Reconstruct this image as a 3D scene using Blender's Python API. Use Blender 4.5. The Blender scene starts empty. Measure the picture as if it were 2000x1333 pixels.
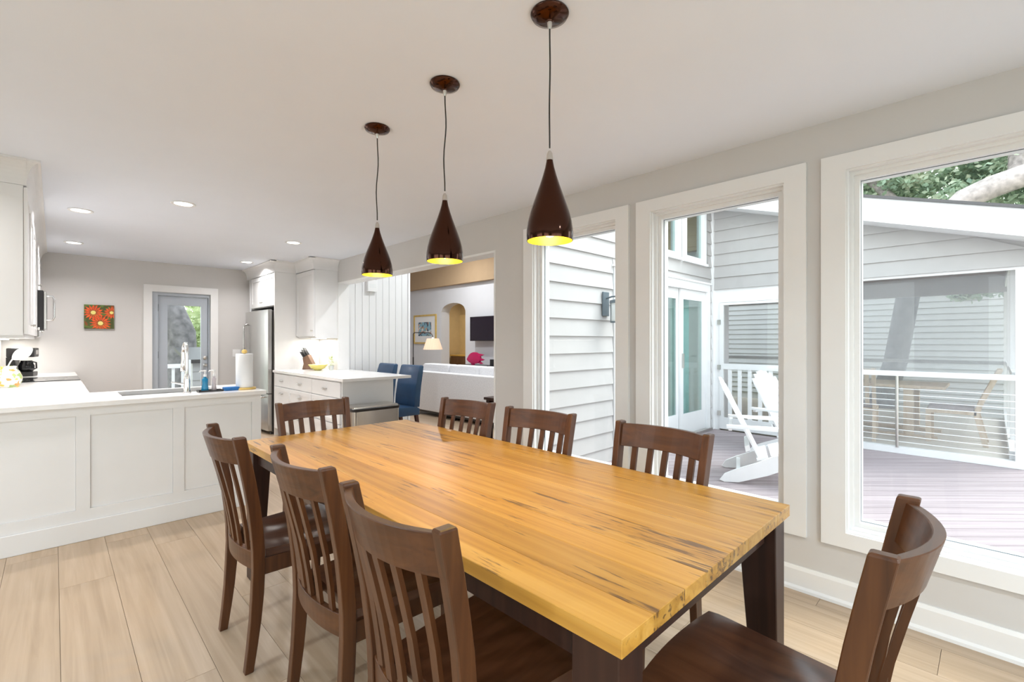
import bpy, bmesh, math, random
from mathutils import Vector, Matrix
random.seed(7)
R = math.radians
SC = bpy.context.scene
COL = SC.collection

# ------------------------------------------------------------------ camera
cam_d = bpy.data.cameras.new('camera'); cam = bpy.data.objects.new('camera', cam_d); COL.objects.link(cam)
cam.location = (0, 0, 1.32); cam.rotation_euler = (R(90), 0, R(-44.3))
cam_d.sensor_width = 36; cam_d.lens = 36 * 917 / 2000; cam_d.clip_start = .02; cam_d.clip_end = 300
SC.camera = cam

# ------------------------------------------------------------------ sky, sun, exposure
SKY = 3.0; SUN = 3.2; CAN = 12.3; EXPO = 0.2
w = bpy.data.worlds.new('sky'); SC.world = w; w.use_nodes = True
nt = w.node_tree; nt.nodes.clear()
o_ = nt.nodes.new('ShaderNodeOutputWorld'); bg = nt.nodes.new('ShaderNodeBackground')
tc = nt.nodes.new('ShaderNodeTexCoord'); sx = nt.nodes.new('ShaderNodeSeparateXYZ'); cr = nt.nodes.new('ShaderNodeValToRGB')
cr.color_ramp.elements[0].position = .0; cr.color_ramp.elements[0].color = (1, .99, .97, 1)
cr.color_ramp.elements[1].position = .9; cr.color_ramp.elements[1].color = (.72, .86, 1, 1)
nt.links.new(tc.outputs['Generated'], sx.inputs[0]); nt.links.new(sx.outputs['Z'], cr.inputs[0])
nt.links.new(cr.outputs[0], bg.inputs['Color']); bg.inputs['Strength'].default_value = SKY
nt.links.new(bg.outputs[0], o_.inputs[0])
sd = bpy.data.lights.new('sun', 'SUN'); sd.energy = SUN; sd.angle = R(38); sd.color = (1, .97, .92)
so = bpy.data.objects.new('sun', sd); COL.objects.link(so); so.location = (9, -6, 14)
so.rotation_euler = Vector((-.52, .42, -1.0)).to_track_quat('-Z', 'Y').to_euler()
vs = SC.view_settings
SC.display_settings.display_device = 'sRGB'
vs.view_transform = 'Standard'; vs.look = 'None'; vs.exposure = EXPO; vs.gamma = 1.0; vs.use_curve_mapping = False
cy = SC.cycles
cy.use_denoising = True; cy.max_bounces = 7; cy.diffuse_bounces = 4; cy.glossy_bounces = 3; cy.use_adaptive_sampling = True; cy.adaptive_threshold = .03
cy.transparent_max_bounces = 16; cy.transmission_bounces = 6; cy.caustics_reflective = False; cy.caustics_refractive = False
cy.sample_clamp_indirect = 6.0

# ------------------------------------------------------------------ materials
def _new(name):
    m = bpy.data.materials.new(name); m.use_nodes = True
    return m, m.node_tree, m.node_tree.nodes['Principled BSDF']
def mat(name, col, rough=.5, metal=0, var=.04, scale=6, bump=0, coat=0, spec=.5):
    """plain procedural surface: base colour with a faint noise of tone (and optional fine relief)"""
    m, t, p = _new(name); N = t.nodes; L = t.links
    p.inputs['Roughness'].default_value = rough; p.inputs['Metallic'].default_value = metal
    p.inputs['Specular IOR Level'].default_value = spec
    if coat: p.inputs['Coat Weight'].default_value = coat; p.inputs['Coat Roughness'].default_value = .12
    c = N.new('ShaderNodeTexCoord'); n = N.new('ShaderNodeTexNoise'); n.inputs['Scale'].default_value = scale; n.inputs['Detail'].default_value = 3
    r = N.new('ShaderNodeValToRGB'); r.color_ramp.elements[0].position = .3; r.color_ramp.elements[1].position = .7
    r.color_ramp.elements[0].color = tuple(min(1, v * (1 - var)) for v in col) + (1,)
    r.color_ramp.elements[1].color = tuple(min(1, v * (1 + var)) for v in col) + (1,)
    L.new(c.outputs['Object'], n.inputs['Vector']); L.new(n.outputs['Fac'], r.inputs[0]); L.new(r.outputs[0], p.inputs['Base Color'])
    if bump:
        n2 = N.new('ShaderNodeTexNoise'); n2.inputs['Scale'].default_value = scale * 30; b = N.new('ShaderNodeBump')
        b.inputs['Strength'].default_value = bump; b.inputs['Distance'].default_value = .002
        L.new(c.outputs['Object'], n2.inputs['Vector']); L.new(n2.outputs['Fac'], b.inputs['Height']); L.new(b.outputs[0], p.inputs['Normal'])
    return m
def wood(name, c1, c2, c3, axis=1, rough=.4, grain=26, along=1.6, tone=.12, cracks=0, coat=0, bump=.15, spec=.5):
    """wood with grain along an axis of the object; every board gets its own tone and figure"""
    m, t, p = _new(name); N = t.nodes; L = t.links
    p.inputs['Roughness'].default_value = rough; p.inputs['Specular IOR Level'].default_value = spec
    if coat: p.inputs['Coat Weight'].default_value = coat; p.inputs['Coat Roughness'].default_value = .15
    c = N.new('ShaderNodeTexCoord'); oi = N.new('ShaderNodeObjectInfo')
    mul = N.new('ShaderNodeVectorMath'); mul.operation = 'SCALE'; mul.inputs[0].default_value = (37, 53, 71)
    L.new(oi.outputs['Random'], mul.inputs['Scale'])
    add = N.new('ShaderNodeVectorMath'); add.operation = 'ADD'; L.new(c.outputs['Object'], add.inputs[0]); L.new(mul.outputs[0], add.inputs[1])
    mp = N.new('ShaderNodeMapping'); s = [grain] * 3; s[axis] = along; mp.inputs['Scale'].default_value = s; L.new(add.outputs[0], mp.inputs['Vector'])
    n1 = N.new('ShaderNodeTexNoise'); n1.inputs['Scale'].default_value = 1; n1.inputs['Detail'].default_value = 5; n1.inputs['Distortion'].default_value = .6
    L.new(mp.outputs[0], n1.inputs['Vector'])
    r = N.new('ShaderNodeValToRGB'); e = r.color_ramp.elements
    e[0].position = .28; e[0].color = c1 + (1,); e[1].position = .72; e[1].color = c3 + (1,); k = e.new(.5); k.color = c2 + (1,)
    L.new(n1.outputs['Fac'], r.inputs[0])
    mp2 = N.new('ShaderNodeMapping'); s2 = [grain * .18] * 3; s2[axis] = along * .5; mp2.inputs['Scale'].default_value = s2; L.new(add.outputs[0], mp2.inputs['Vector'])
    n2 = N.new('ShaderNodeTexNoise'); n2.inputs['Scale'].default_value = 1; n2.inputs['Detail'].default_value = 2; L.new(mp2.outputs[0], n2.inputs['Vector'])
    v = N.new('ShaderNodeMath'); v.operation = 'MULTIPLY_ADD'; L.new(oi.outputs['Random'], v.inputs[0]); v.inputs[1].default_value = tone; v.inputs[2].default_value = 1 - tone * .5 - .1
    v2 = N.new('ShaderNodeMath'); v2.operation = 'MULTIPLY_ADD'; L.new(n2.outputs['Fac'], v2.inputs[0]); v2.inputs[1].default_value = .2; L.new(v.outputs[0], v2.inputs[2])
    hv = N.new('ShaderNodeHueSaturation'); L.new(r.outputs[0], hv.inputs['Color']); L.new(v2.outputs[0], hv.inputs['Value'])
    out = hv.outputs[0]
    if cracks:
        mp3 = N.new('ShaderNodeMapping'); s3 = [grain * 1.9] * 3; s3[axis] = 4.0; mp3.inputs['Scale'].default_value = s3; L.new(add.outputs[0], mp3.inputs['Vector'])
        n3 = N.new('ShaderNodeTexNoise'); n3.inputs['Scale'].default_value = 1; n3.inputs['Detail'].default_value = 7; n3.inputs['Roughness'].default_value = .65; L.new(mp3.outputs[0], n3.inputs['Vector'])
        n4 = N.new('ShaderNodeTexNoise'); n4.inputs['Scale'].default_value = 2.3; L.new(add.outputs[0], n4.inputs['Vector'])
        sm = N.new('ShaderNodeMath'); sm.operation = 'MULTIPLY_ADD'; L.new(n4.outputs['Fac'], sm.inputs[0]); sm.inputs[1].default_value = .55; L.new(n3.outputs['Fac'], sm.inputs[2])
        r3 = N.new('ShaderNodeValToRGB'); r3.color_ramp.elements[0].position = .875; r3.color_ramp.elements[1].position = .95
        L.new(sm.outputs[0], r3.inputs[0])
        mx = N.new('ShaderNodeMix'); mx.data_type = 'RGBA'; L.new(r3.outputs[0], mx.inputs['Factor']); L.new(out, mx.inputs['A']); mx.inputs['B'].default_value = (.07, .03, .015, 1)
        mf = N.new('ShaderNodeMath'); mf.operation = 'MULTIPLY'; L.new(r3.outputs[0], mf.inputs[0]); mf.inputs[1].default_value = cracks; L.new(mf.outputs[0], mx.inputs['Factor'])
        out = mx.outputs['Result']
    L.new(out, p.inputs['Base Color'])
    b = N.new('ShaderNodeBump'); b.inputs['Strength'].default_value = bump; b.inputs['Distance'].default_value = .002
    L.new(n1.outputs['Fac'], b.inputs['Height']); L.new(b.outputs[0], p.inputs['Normal'])
    return m
def emit(name, col, st):
    m = bpy.data.materials.new(name); m.use_nodes = True; t = m.node_tree; t.nodes.clear()
    o = t.nodes.new('ShaderNodeOutputMaterial'); e = t.nodes.new('ShaderNodeEmission'); e.inputs[0].default_value = col + (1,); e.inputs[1].default_value = st
    t.links.new(e.outputs[0], o.inputs[0]); m.cycles.emission_sampling = 'NONE'; return m
def pane_mat(name, tint=(1, 1, 1), gloss=1.0):
    """clear pane: lets light through, mirrors by fresnel"""
    m = bpy.data.materials.new(name); m.use_nodes = True; t = m.node_tree; t.nodes.clear(); N = t.nodes; L = t.links
    o = N.new('ShaderNodeOutputMaterial'); tr = N.new('ShaderNodeBsdfTransparent'); tr.inputs[0].default_value = tint + (1,)
    g = N.new('ShaderNodeBsdfGlossy'); g.inputs['Roughness'].default_value = .01; f = N.new('ShaderNodeFresnel'); ge = N.new('ShaderNodeNewGeometry'); io = N.new('ShaderNodeMath'); io.operation = 'MULTIPLY_ADD'; io.inputs[1].default_value = 1 / 1.45 - 1.45; io.inputs[2].default_value = 1.45; L.new(ge.outputs['Backfacing'], io.inputs[0]); L.new(io.outputs[0], f.inputs[0])
    mu = N.new('ShaderNodeMath'); mu.operation = 'MULTIPLY'; mu.inputs[1].default_value = gloss; L.new(f.outputs[0], mu.inputs[0])
    mx = N.new('ShaderNodeMixShader'); L.new(mu.outputs[0], mx.inputs[0]); L.new(tr.outputs[0], mx.inputs[1]); L.new(g.outputs[0], mx.inputs[2]); L.new(mx.outputs[0], o.inputs[0])
    return m
def screen_mat(name, col, dens):
    m = bpy.data.materials.new(name); m.use_nodes = True; t = m.node_tree; t.nodes.clear(); N = t.nodes; L = t.links
    o = N.new('ShaderNodeOutputMaterial'); tr = N.new('ShaderNodeBsdfTransparent'); d = N.new('ShaderNodeBsdfDiffuse'); d.inputs[0].default_value = col + (1,)
    mx = N.new('ShaderNodeMixShader'); mx.inputs[0].default_value = dens
    L.new(tr.outputs[0], mx.inputs[1]); L.new(d.outputs[0], mx.inputs[2]); L.new(mx.outputs[0], o.inputs[0]); return m
def patches(name, base, blobs, scale=8, rough=.4, thr=.55):
    """flat print: blobs of other colours on a ground"""
    m, t, p = _new(name); N = t.nodes; L = t.links; p.inputs['Roughness'].default_value = rough
    c = N.new('ShaderNodeTexCoord'); prev = None
    for i, b in enumerate(blobs):
        mp = N.new('ShaderNodeMapping'); mp.inputs['Location'].default_value = (i * 3.7, i * 1.9, i * 2.3); L.new(c.outputs['Object'], mp.inputs['Vector'])
        n = N.new('ShaderNodeTexNoise'); n.inputs['Scale'].default_value = scale; n.inputs['Detail'].default_value = 1; L.new(mp.outputs[0], n.inputs['Vector'])
        r = N.new('ShaderNodeValToRGB'); r.color_ramp.elements[0].position = thr; r.color_ramp.elements[1].position = thr + .04; L.new(n.outputs['Fac'], r.inputs[0])
        mx = N.new('ShaderNodeMix'); mx.data_type = 'RGBA'; L.new(r.outputs[0], mx.inputs['Factor'])
        if prev: L.new(prev, mx.inputs['A'])
        else: mx.inputs['A'].default_value = base + (1,)
        mx.inputs['B'].default_value = b + (1,); prev = mx.outputs['Result']
    L.new(prev, p.inputs['Base Color']); return m

M = dict(
 ceiling=mat('ceiling_paint', (.835, .88, .96), .9, var=.01, scale=2),
 wall=mat('grey_wall_paint', (.635, .62, .605), .85, var=.015, scale=2, bump=.05),
 white=mat('white_trim_paint', (.84, .84, .835), .4, var=.01),
 cab=mat('white_cabinet_paint', (.80, .80, .80), .38, var=.01),
 quartz=mat('white_quartz', (.86, .85, .84), .16, var=.03, scale=9),
 oak=wood('light_oak_floor', (.41, .295, .19), (.48, .355, .24), (.55, .42, .30), 1, .34, 30, 1.2, .16, bump=.08, spec=.4),
 tablew=wood('honey_table_wood', (.35, .165, .025), (.485, .252, .042), (.58, .335, .085), 1, .36, 30, .8, .26, cracks=.8, bump=.06, spec=.5),
 darkw=wood('espresso_table_wood', (.022, .009, .006), (.034, .013, .008), (.046, .019, .012), 2, .42, 30, 2, .1, bump=.1, spec=.35),
 chair=wood('brown_chair_wood', (.052, .0185, .0065), (.082, .0295, .0100), (.108, .041, .0140), 2, .38, 40, 2, .06, coat=.16, bump=.08, spec=.38),
 seat=wood('brown_seat_wood', (.055, .018, .008), (.08, .028, .012), (.105, .040, .018), 0, .32, 40, 2, .06, coat=.6, bump=.02),
 chairr=wood('brown_chair_rail_wood', (.052, .0185, .0065), (.082, .0295, .0100), (.108, .041, .0140), 1, .38, 40, 2, .06, coat=.16, bump=.08, spec=.38),
 bronze=mat('dark_bronze_lacquer', (.050, .014, .0045), .09, .92, var=.1, scale=3, coat=.25),
 gold=mat('gold_leaf_inside', (.95, .72, .06), .35, .2, var=.05),
 cord=mat('black_cord', (.02, .02, .02), .6),
 nickel=mat('brushed_nickel', (.62, .60, .57), .28, 1, var=.03),
 chrome=mat('chrome', (.80, .80, .80), .07, 1, var=.01),
 steel=mat('stainless_steel', (.55, .545, .53), .26, 1, var=.04, scale=3),
 warmsteel=mat('stainless_bin', (.56, .52, .47), .24, 1, var=.04, scale=3),
 black=mat('black_plastic', (.018, .017, .018), .35),
 fridgeside=mat('fridge_side', (.045, .04, .038), .45),
 glassblk=mat('black_glass', (.012, .012, .014), .05, var=.0),
 blue=mat('blue_leather', (.018, .060, .14), .38, var=.12, scale=8, bump=.2, coat=.15),
 mahog=mat('mahogany_leg', (.07, .012, .01), .3, coat=.3),
 sofa=mat('pale_tweed', (.80, .80, .82), .9, var=.10, scale=60, bump=.6),
 doorblue=mat('grey_blue_door_paint', (.44, .485, .54), .4, var=.01),
 siding=mat('pale_grey_siding', (.465, .45, .44), .7, var=.03, scale=5, bump=.15),
 sidingn=mat('weathered_siding', (.60, .595, .59), .8, var=.05, scale=4),
 outw=mat('exterior_white_paint', (.86, .86, .86), .5, var=.01),
 deck=wood('weathered_deck', (.31, .255, .265), (.37, .31, .315), (.43, .365, .365), 0, .8, 30, 1.0, .10, bump=.2, spec=.2),
 roofdark=mat('roof_edge_metal', (.10, .095, .095), .5),
 porchc=wood('porch_ceiling_stain', (.17, .10, .095), (.21, .13, .12), (.25, .16, .145), 1, .6, 20, 1, .1),
 mauve=mat('porch_beam_paint', (.34, .30, .30), .7),
 patio=wood('patio_teak', (.50, .38, .26), (.58, .46, .33), (.64, .52, .39), 2, .6, 25, 2, .1),
 porchf=mat('porch_floor_tan', (.62, .575, .50), .7, var=.04),
 bark=mat('oak_bark', (.30, .26, .245), .9, var=.35, scale=14, bump=.8),
 trunk=mat('grey_bark', (.17, .16, .165), .9, var=.35, scale=8, bump=.8), barkpale=mat('pale_bark', (.52, .45, .42), .9, var=.3, scale=10, bump=.8),
 lawn=mat('lawn_litter', (.26, .27, .17), .95, var=.3, scale=3, bump=.5),
 tan=mat('tan_paint', (.46, .32, .19), .8, var=.02),
 livwall=mat('living_room_paint', (.70, .70, .72), .85, var=.01),
 yellow=mat('yellow_glaze', (.82, .72, .22), .25),
 bluesoap=mat('blue_dish_soap', (.01, .22, .42), .12, var=.05),
 pinksoap=mat('clear_hand_soap', (.55, .48, .49), .15),
 sponge=mat('blue_sponge', (.03, .16, .42), .9, var=.15, scale=40, bump=.5),
 bamboo=mat('bamboo', (.66, .45, .13), .45, var=.1, scale=12),
 paper=mat('paper_towel', (.84, .85, .86), .95, bump=.3),
 blockw=wood('knife_block_wood', (.10, .05, .03), (.14, .075, .045), (.18, .10, .06), 2, .4, 30, 3),
 pink=mat('magenta_lacquer', (.52, .015, .11), .3),
 shade=None, pane=pane_mat('clear_pane', (.97, .99, .985), .5), panedark=pane_mat('door_pane', (.82, .92, .91), 1.0),
 scr=screen_mat('insect_screen', (.60, .61, .63), .16), scr2=screen_mat('far_insect_screen', (.55, .56, .58), .10),
 curtain=mat('sheer_curtain', (.62, .74, .72), .9, var=.08, scale=10),
 lens=emit('lamp_lens', (1, .96, .90), 9), bulb=emit('warm_bulb', (1, .80, .34), 26), ucl=emit('led_strip', (1, .95, .86), 6),
 frost=mat('frosted_glass', (.72, .76, .75), .3), lantern=mat('slate_metal', (.10, .13, .15), .45),
 leaf=None, canvas=None)
# lamp shade of thin fabric
m, t, p = _new('pleated_shade'); p.inputs['Base Color'].default_value = (.80, .62, .47, 1); p.inputs['Roughness'].default_value = .9
p.inputs['Emission Color'].default_value = (1, .62, .38, 1); p.inputs['Emission Strength'].default_value = .35; m.cycles.emission_sampling = 'NONE'; M['shade'] = m
def leafmat(name, a, b, c):
    m, t, p = _new(name); N = t.nodes; L = t.links
    tcn = N.new('ShaderNodeTexCoord'); n = N.new('ShaderNodeTexNoise'); n.inputs['Scale'].default_value = 2.2; n.inputs['Detail'].default_value = 6
    r = N.new('ShaderNodeValToRGB'); e = r.color_ramp.elements; e[0].position = .35; e[0].color = a + (1,); e[1].position = .66; e[1].color = c + (1,); k = e.new(.5); k.color = b + (1,)
    L.new(tcn.outputs['Object'], n.inputs['Vector']); L.new(n.outputs['Fac'], r.inputs[0]); L.new(r.outputs[0], p.inputs['Base Color']); p.inputs['Roughness'].default_value = .6
    tl = N.new('ShaderNodeBsdfTranslucent'); L.new(r.outputs[0], tl.inputs[0]); mx = N.new('ShaderNodeMixShader'); mx.inputs[0].default_value = .4
    L.new(p.outputs[0], mx.inputs[1]); L.new(tl.outputs[0], mx.inputs[2]); L.new(mx.outputs[0], N['Material Output'].inputs[0]); return m
M['leaf'] = leafmat('oak_leaves', (.24, .34, .25), (.44, .56, .40), (.70, .72, .56))
M['leafl'] = leafmat('light_shrub_leaves', (.30, .38, .18), (.48, .55, .32), (.66, .70, .48))
M['fruit'] = patches('fruit_print', (.84, .83, .82), [(.80, .30, .08), (.85, .60, .12), (.40, .52, .20)], 22, .2, .60)
M['art'] = patches('harbour_print', (.72, .74, .74), [(.30, .42, .40), (.75, .35, .15), (.08, .10, .14), (.25, .45, .55)], 9, .6, .5)

# ------------------------------------------------------------------ mesh helpers
class MB:
    def __init__(s): s.v = []; s.f = []
    def add(s, vs_, fs):
        n = len(s.v); s.v += [tuple(q) for q in vs_]; s.f += [tuple(i + n for i in f) for f in fs]; return s
    def box(s, x0, x1, y0, y1, z0, z1):
        v = [(x, y, z) for x in (x0, x1) for y in (y0, y1) for z in (z0, z1)]
        return s.add(v, [(0, 1, 3, 2), (4, 6, 7, 5), (0, 4, 5, 1), (2, 3, 7, 6), (0, 2, 6, 4), (1, 5, 7, 3)])
    def prism(s, poly, axis, a, b):
        """poly: 2d outline in the two other axes (in x,y,z order), extruded along axis from a to b"""
        def P(u, v, k):
            return (k, u, v) if axis == 0 else (u, k, v) if axis == 1 else (u, v, k)
        n = len(poly); vs_ = [P(u, v, a) for u, v in poly] + [P(u, v, b) for u, v in poly]
        fs = [tuple(range(n))[::-1], tuple(range(n, 2 * n))] + [(i, (i + 1) % n, n + (i + 1) % n, n + i) for i in range(n)]
        return s.add(vs_, fs)
    def lathe(s, prof, c=(0, 0, 0), seg=24, cap=True, axis=2):
        vs_ = []; n = len(prof)
        for r, z in prof:
            for k in range(seg):
                a = 2 * math.pi * k / seg; u, v = r * math.cos(a), r * math.sin(a)
                q = (u, v, z) if axis == 2 else (z, u, v) if axis == 0 else (u, z, v)
                vs_.append((c[0] + q[0], c[1] + q[1], c[2] + q[2]))
        fs = [(i * seg + k, i * seg + (k + 1) % seg, (i + 1) * seg + (k + 1) % seg, (i + 1) * seg + k) for i in range(n - 1) for k in range(seg)]
        if cap: fs += [tuple(range(seg))[::-1], tuple((n - 1) * seg + k for k in range(seg))]
        return s.add(vs_, fs)
    def tube(s, pts, rad, seg=10, cap=True):
        pts = [Vector(q) for q in pts]; n = len(pts); rads = rad if isinstance(rad, (list, tuple)) else [rad] * n
        vs_ = []; up = None
        for i, q in enumerate(pts):
            d = (pts[min(i + 1, n - 1)] - pts[max(i - 1, 0)]).normalized()
            if up is None: up = Vector((0, 0, 1)) if abs(d.z) < .9 else Vector((1, 0, 0))
            a = d.cross(up).normalized(); up = a.cross(d).normalized()
            for k in range(seg):
                t_ = 2 * math.pi * k / seg; vs_.append(q + (a * math.cos(t_) + up * math.sin(t_)) * rads[i])
        fs = [(i * seg + k, i * seg + (k + 1) % seg, (i + 1) * seg + (k + 1) % seg, (i + 1) * seg + k) for i in range(n - 1) for k in range(seg)]
        if cap: fs += [tuple(range(seg))[::-1], tuple((n - 1) * seg + k for k in range(seg))]
        return s.add(vs_, fs)
    def loft(s, secs, closed=True, cap=True):
        """secs: list of rings of equal length"""
        n = len(secs[0]); vs_ = [q for r in secs for q in r]
        fs = [(i * n + k, i * n + (k + 1) % n, (i + 1) * n + (k + 1) % n, (i + 1) * n + k) for i in range(len(secs) - 1) for k in range(n)]
        if cap: fs += [tuple(range(n))[::-1], tuple((len(secs) - 1) * n + k for k in range(n))]
        return s.add(vs_, fs)
    def build(s, name, material, parent=None, bevel=0, smooth=False, seg=2):
        me = bpy.data.meshes.new(name); me.from_pydata(s.v, [], s.f)
        bm = bmesh.new(); bm.from_mesh(me); bmesh.ops.recalc_face_normals(bm, faces=bm.faces)
        if bevel: bmesh.ops.bevel(bm, geom=list(bm.edges), offset=bevel, segments=seg, profile=.7, affect='EDGES', clamp_overlap=True)
        bm.to_mesh(me); bm.free()
        if smooth:
            for q in me.polygons: q.use_smooth = True
            try: me.set_sharp_from_angle(angle=R(40))
            except Exception: pass
        me.materials.append(material)
        o = bpy.data.objects.new(name, me); COL.objects.link(o)
        if parent: o.parent = parent
        return o
def B(x0, x1, y0, y1, z0, z1): return MB().box(x0, x1, y0, y1, z0, z1)
def tag(o, label, cat, group=None, kind=None):
    if label: o['label'] = label
    if cat: o['category'] = cat
    if group: o['group'] = group
    if kind: o['kind'] = kind
    return o
def struct(o, label=None, cat=None):
    o['kind'] = 'structure'
    if label: o['label'] = label
    if cat: o['category'] = cat
    return o
def thing(name, label, cat, loc=(0, 0, 0), rz=0, group=None):
    o = bpy.data.objects.new(name, None); COL.objects.link(o); o.location = loc; o.rotation_euler = (0, 0, rz); o.empty_display_size = .1
    return tag(o, label, cat, group)
def copy_tree(o, parent=None):
    c = o.copy(); COL.objects.link(c); c.parent = parent
    for ch in list(o.children): copy_tree(ch, c)
    return c
def part(mesh_obj, parent, name=None):
    c = mesh_obj.copy(); COL.objects.link(c); c.parent = parent
    if name: c.name = name
    return c
def arealight(name, loc, size, power, parent, col=(.83, .94, 1), rot=(0, 0, 0), size_y=None, spread=180):
    d = bpy.data.lights.new(name, 'AREA'); d.energy = power; d.color = col; d.size = size; d.spread = R(spread)
    if size_y: d.shape = 'RECTANGLE'; d.size_y = size_y
    else: d.shape = 'DISK'
    o = bpy.data.objects.new(name, d); COL.objects.link(o); o.parent = parent; o.location = loc; o.rotation_euler = rot
    return o

# ================================================================== THE ROOM
H = 2.446                     # ceiling
XW, XO = 2.84, 2.99           # window wall: inner and outer face
YB = 8.345                    # kitchen back wall
XL = -2.6; YR = -2.6          # side and rear walls of the dining room
# ---- floor with its planks
fl = struct(B(XL - .1, XO, YR - .1, YB, -.12, -.012).build('floor', mat('floor_base', (.30, .22, .15), .8)), 'light oak plank floor of the dining room and kitchen', 'floor')
PW = .225; xs = []; x = .02
plank_x0 = XL
k = 0; rr = random.Random(3)
xx = .0195 - PW * 13
while xx < XW - .005:
    x0, x1 = max(xx, XL) + .0008, min(xx + PW, XW) - .0008
    if x1 - x0 > .02:
        y = YR - rr.random() * 1.6
        while y < YB:
            ln = 1.85; y0, y1 = max(y, YR) + .0008, min(y + ln, YB) - .0008
            if y1 - y0 > .03:
                cx, cyy = (x0 + x1) / 2, (y0 + y1) / 2
                o = MB().box(x0 - cx, x1 - cx, y0 - cyy, y1 - cyy, -.012, 0).build('plank', M['oak'], fl); o.location = (cx, cyy, 0)
            y += ln
    xx += PW
# ---- ceiling
ce = struct(B(XL - .1, XO, YR - .1, YB + .1, H, H + .15).build('ceiling', M['ceiling']), 'flat white ceiling over dining table and kitchen', 'ceiling')
# ---- window wall with three windows and the wide opening
WZ0, WZ1 = .362, 2.176
WINS = [('window_1', 1.853, 2.650), ('window_2', .790, 1.585), ('window_3', -.282, .513)]
OP0, OP1, OPZ = 3.12, 6.39, 2.137
wr = MB(); edges = [YR - .1, -.282, .513, .790, 1.585, 1.853, 2.650, OP0]
for a, b in [(YR - .1, -.282), (.513, .790), (1.585, 1.853), (2.650, OP0), (OP1, YB)]: wr.box(XW, XO, a, b, 0, H)
for a, b in [(-.282, .513), (.790, 1.585), (1.853, 2.650)]: wr.box(XW, XO, a, b, 0, WZ0); wr.box(XW, XO, a, b, WZ1, H)
wr.box(XW, XO, OP0, OP1, OPZ, H)
struct(wr.build('wall_right', M['wall']), 'light grey wall with three tall windows and a wide opening', 'wall')
def window(name, y0, y1, label):
    c = MB(); cw = .105; top, bot = .08, .075
    c.box(XW - .02, XW, y0 - cw, y0, WZ0 - bot, WZ1 + top); c.box(XW - .02, XW, y1, y1 + cw, WZ0 - bot, WZ1 + top)
    c.box(XW - .02, XW, y0, y1, WZ1, WZ1 + top); c.box(XW - .02, XW, y0, y1, WZ0 - bot, WZ0)
    r = struct(c.build(name, M['white']), label, 'window')
    def ring(x0_, x1_, d0, d1, nm, m_):
        f = MB(); a0, a1, b0, b1 = y0 + d0, y1 - d0, WZ0 + d0, WZ1 - d0; w_ = d1 - d0
        f.box(x0_, x1_, a0, a0 + w_, b0, b1); f.box(x0_, x1_, a1 - w_, a1, b0, b1); f.box(x0_, x1_, a0 + w_, a1 - w_, b0, b0 + w_); f.box(x0_, x1_, a0 + w_, a1 - w_, b1 - w_, b1)
        return f.build(nm, m_, r)
    ring(XW - .005, XO + .01, 0, .008, 'jamb', M['white'])
    ring(XW + .030, XO, .008, .024, 'window_frame', M['white'])
    ring(XW + .05, XO - .01, .024, .046, 'sash', M['white'])
    ring(XW + .080, XW + .088, .046, .0475, 'glazing_bead', M['lantern'])
    B(XW + .082, XW + .086, y0 + .046, y1 - .046, WZ0 + .046, WZ1 - .046).build('pane', M['pane'], r)
    return r
window('window_1', 1.853, 2.650, 'tall white window looking onto siding, beside the living room opening')
window('window_2', .790, 1.585, 'tall white window in the middle, looking onto sliding door')
window('window_3', -.282, .513, 'tall white window behind end chair, looking onto cable railing')
# casing inside the opening
oc = MB(); oc.box(XW - .004, XO + .004, OP0, OP0 + .02, 0, OPZ); oc.box(XW - .004, XO + .004, OP1 - .02, OP1, 0, OPZ); oc.box(XW - .004, XO + .004, OP0 + .02, OP1 - .02, OPZ - .02, OPZ)
struct(oc.build('trim_1', M['white']), 'white lining of the wide living room opening', 'trim')
# baseboards
def baseboard(name, y0, y1):
    c = MB().prism([(XW, 0), (XW - .030, 0), (XW - .030, .012), (XW - .018, .03), (XW - .016, .10), (XW - .008, .118), (XW, .118)], 1, y0, y1)
    return c
bb = MB()
for a, b in [(YR, OP0)]: bb.prism([(XW, 0), (XW - .032, 0), (XW - .030, .014), (XW - .018, .024), (XW - .016, .105), (XW - .008, .122), (XW, .122)], 1, a, b)
struct(bb.build('baseboard_right', M['white']), 'white baseboard under the three windows', 'baseboard')
# ---- back wall with door opening
DX0, DX1, DZ = .999, 1.711, 2.024
bw = MB(); bw.box(-.6, DX0, YB, YB + .14, 0, H); bw.box(DX1, XO, YB, YB + .14, 0, H); bw.box(DX0, DX1, YB, YB + .14, DZ, H)
struct(bw.build('wall_back', M['wall']), 'grey kitchen back wall with flower picture and glazed door', 'wall')
dc = MB(); dc.box(DX0 - .098, DX0, YB - .02, YB, 0, DZ + .098); dc.box(DX1, DX1 + .098, YB - .02, YB, 0, DZ + .098); dc.box(DX0, DX1, YB - .02, YB, DZ, DZ + .098)
d1 = struct(dc.build('door_1', M['white']), 'white cased back door with a full glass pane', 'door')
f = MB(); f.box(DX0, DX0 + .07, YB + .02, YB + .12, 0, DZ); f.box(DX1 - .02, DX1, YB + .02, YB + .12, 0, DZ); f.box(DX0 + .07, DX1 - .02, YB + .02, YB + .12, DZ - .045, DZ)
f.build('door_frame', M['doorblue'], d1)
sx0, sx1, sz1 = DX0 + .076, DX1 - .024, DZ - .05; gx0, gx1, gz0, gz1 = 1.187, 1.600, .30, 1.845
s = MB(); s.box(sx0, gx0, YB + .06, YB + .1, .01, sz1); s.box(gx1, sx1, YB + .06, YB + .1, .01, sz1); s.box(gx0, gx1, YB + .06, YB + .1, gz1, sz1); s.box(gx0, gx1, YB + .06, YB + .1, .01, gz0)
slab = s.build('door_slab', M['doorblue'], d1)
B(gx0, gx1, YB + .078, YB + .082, gz0, gz1).build('pane', M['pane'], slab)
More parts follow.
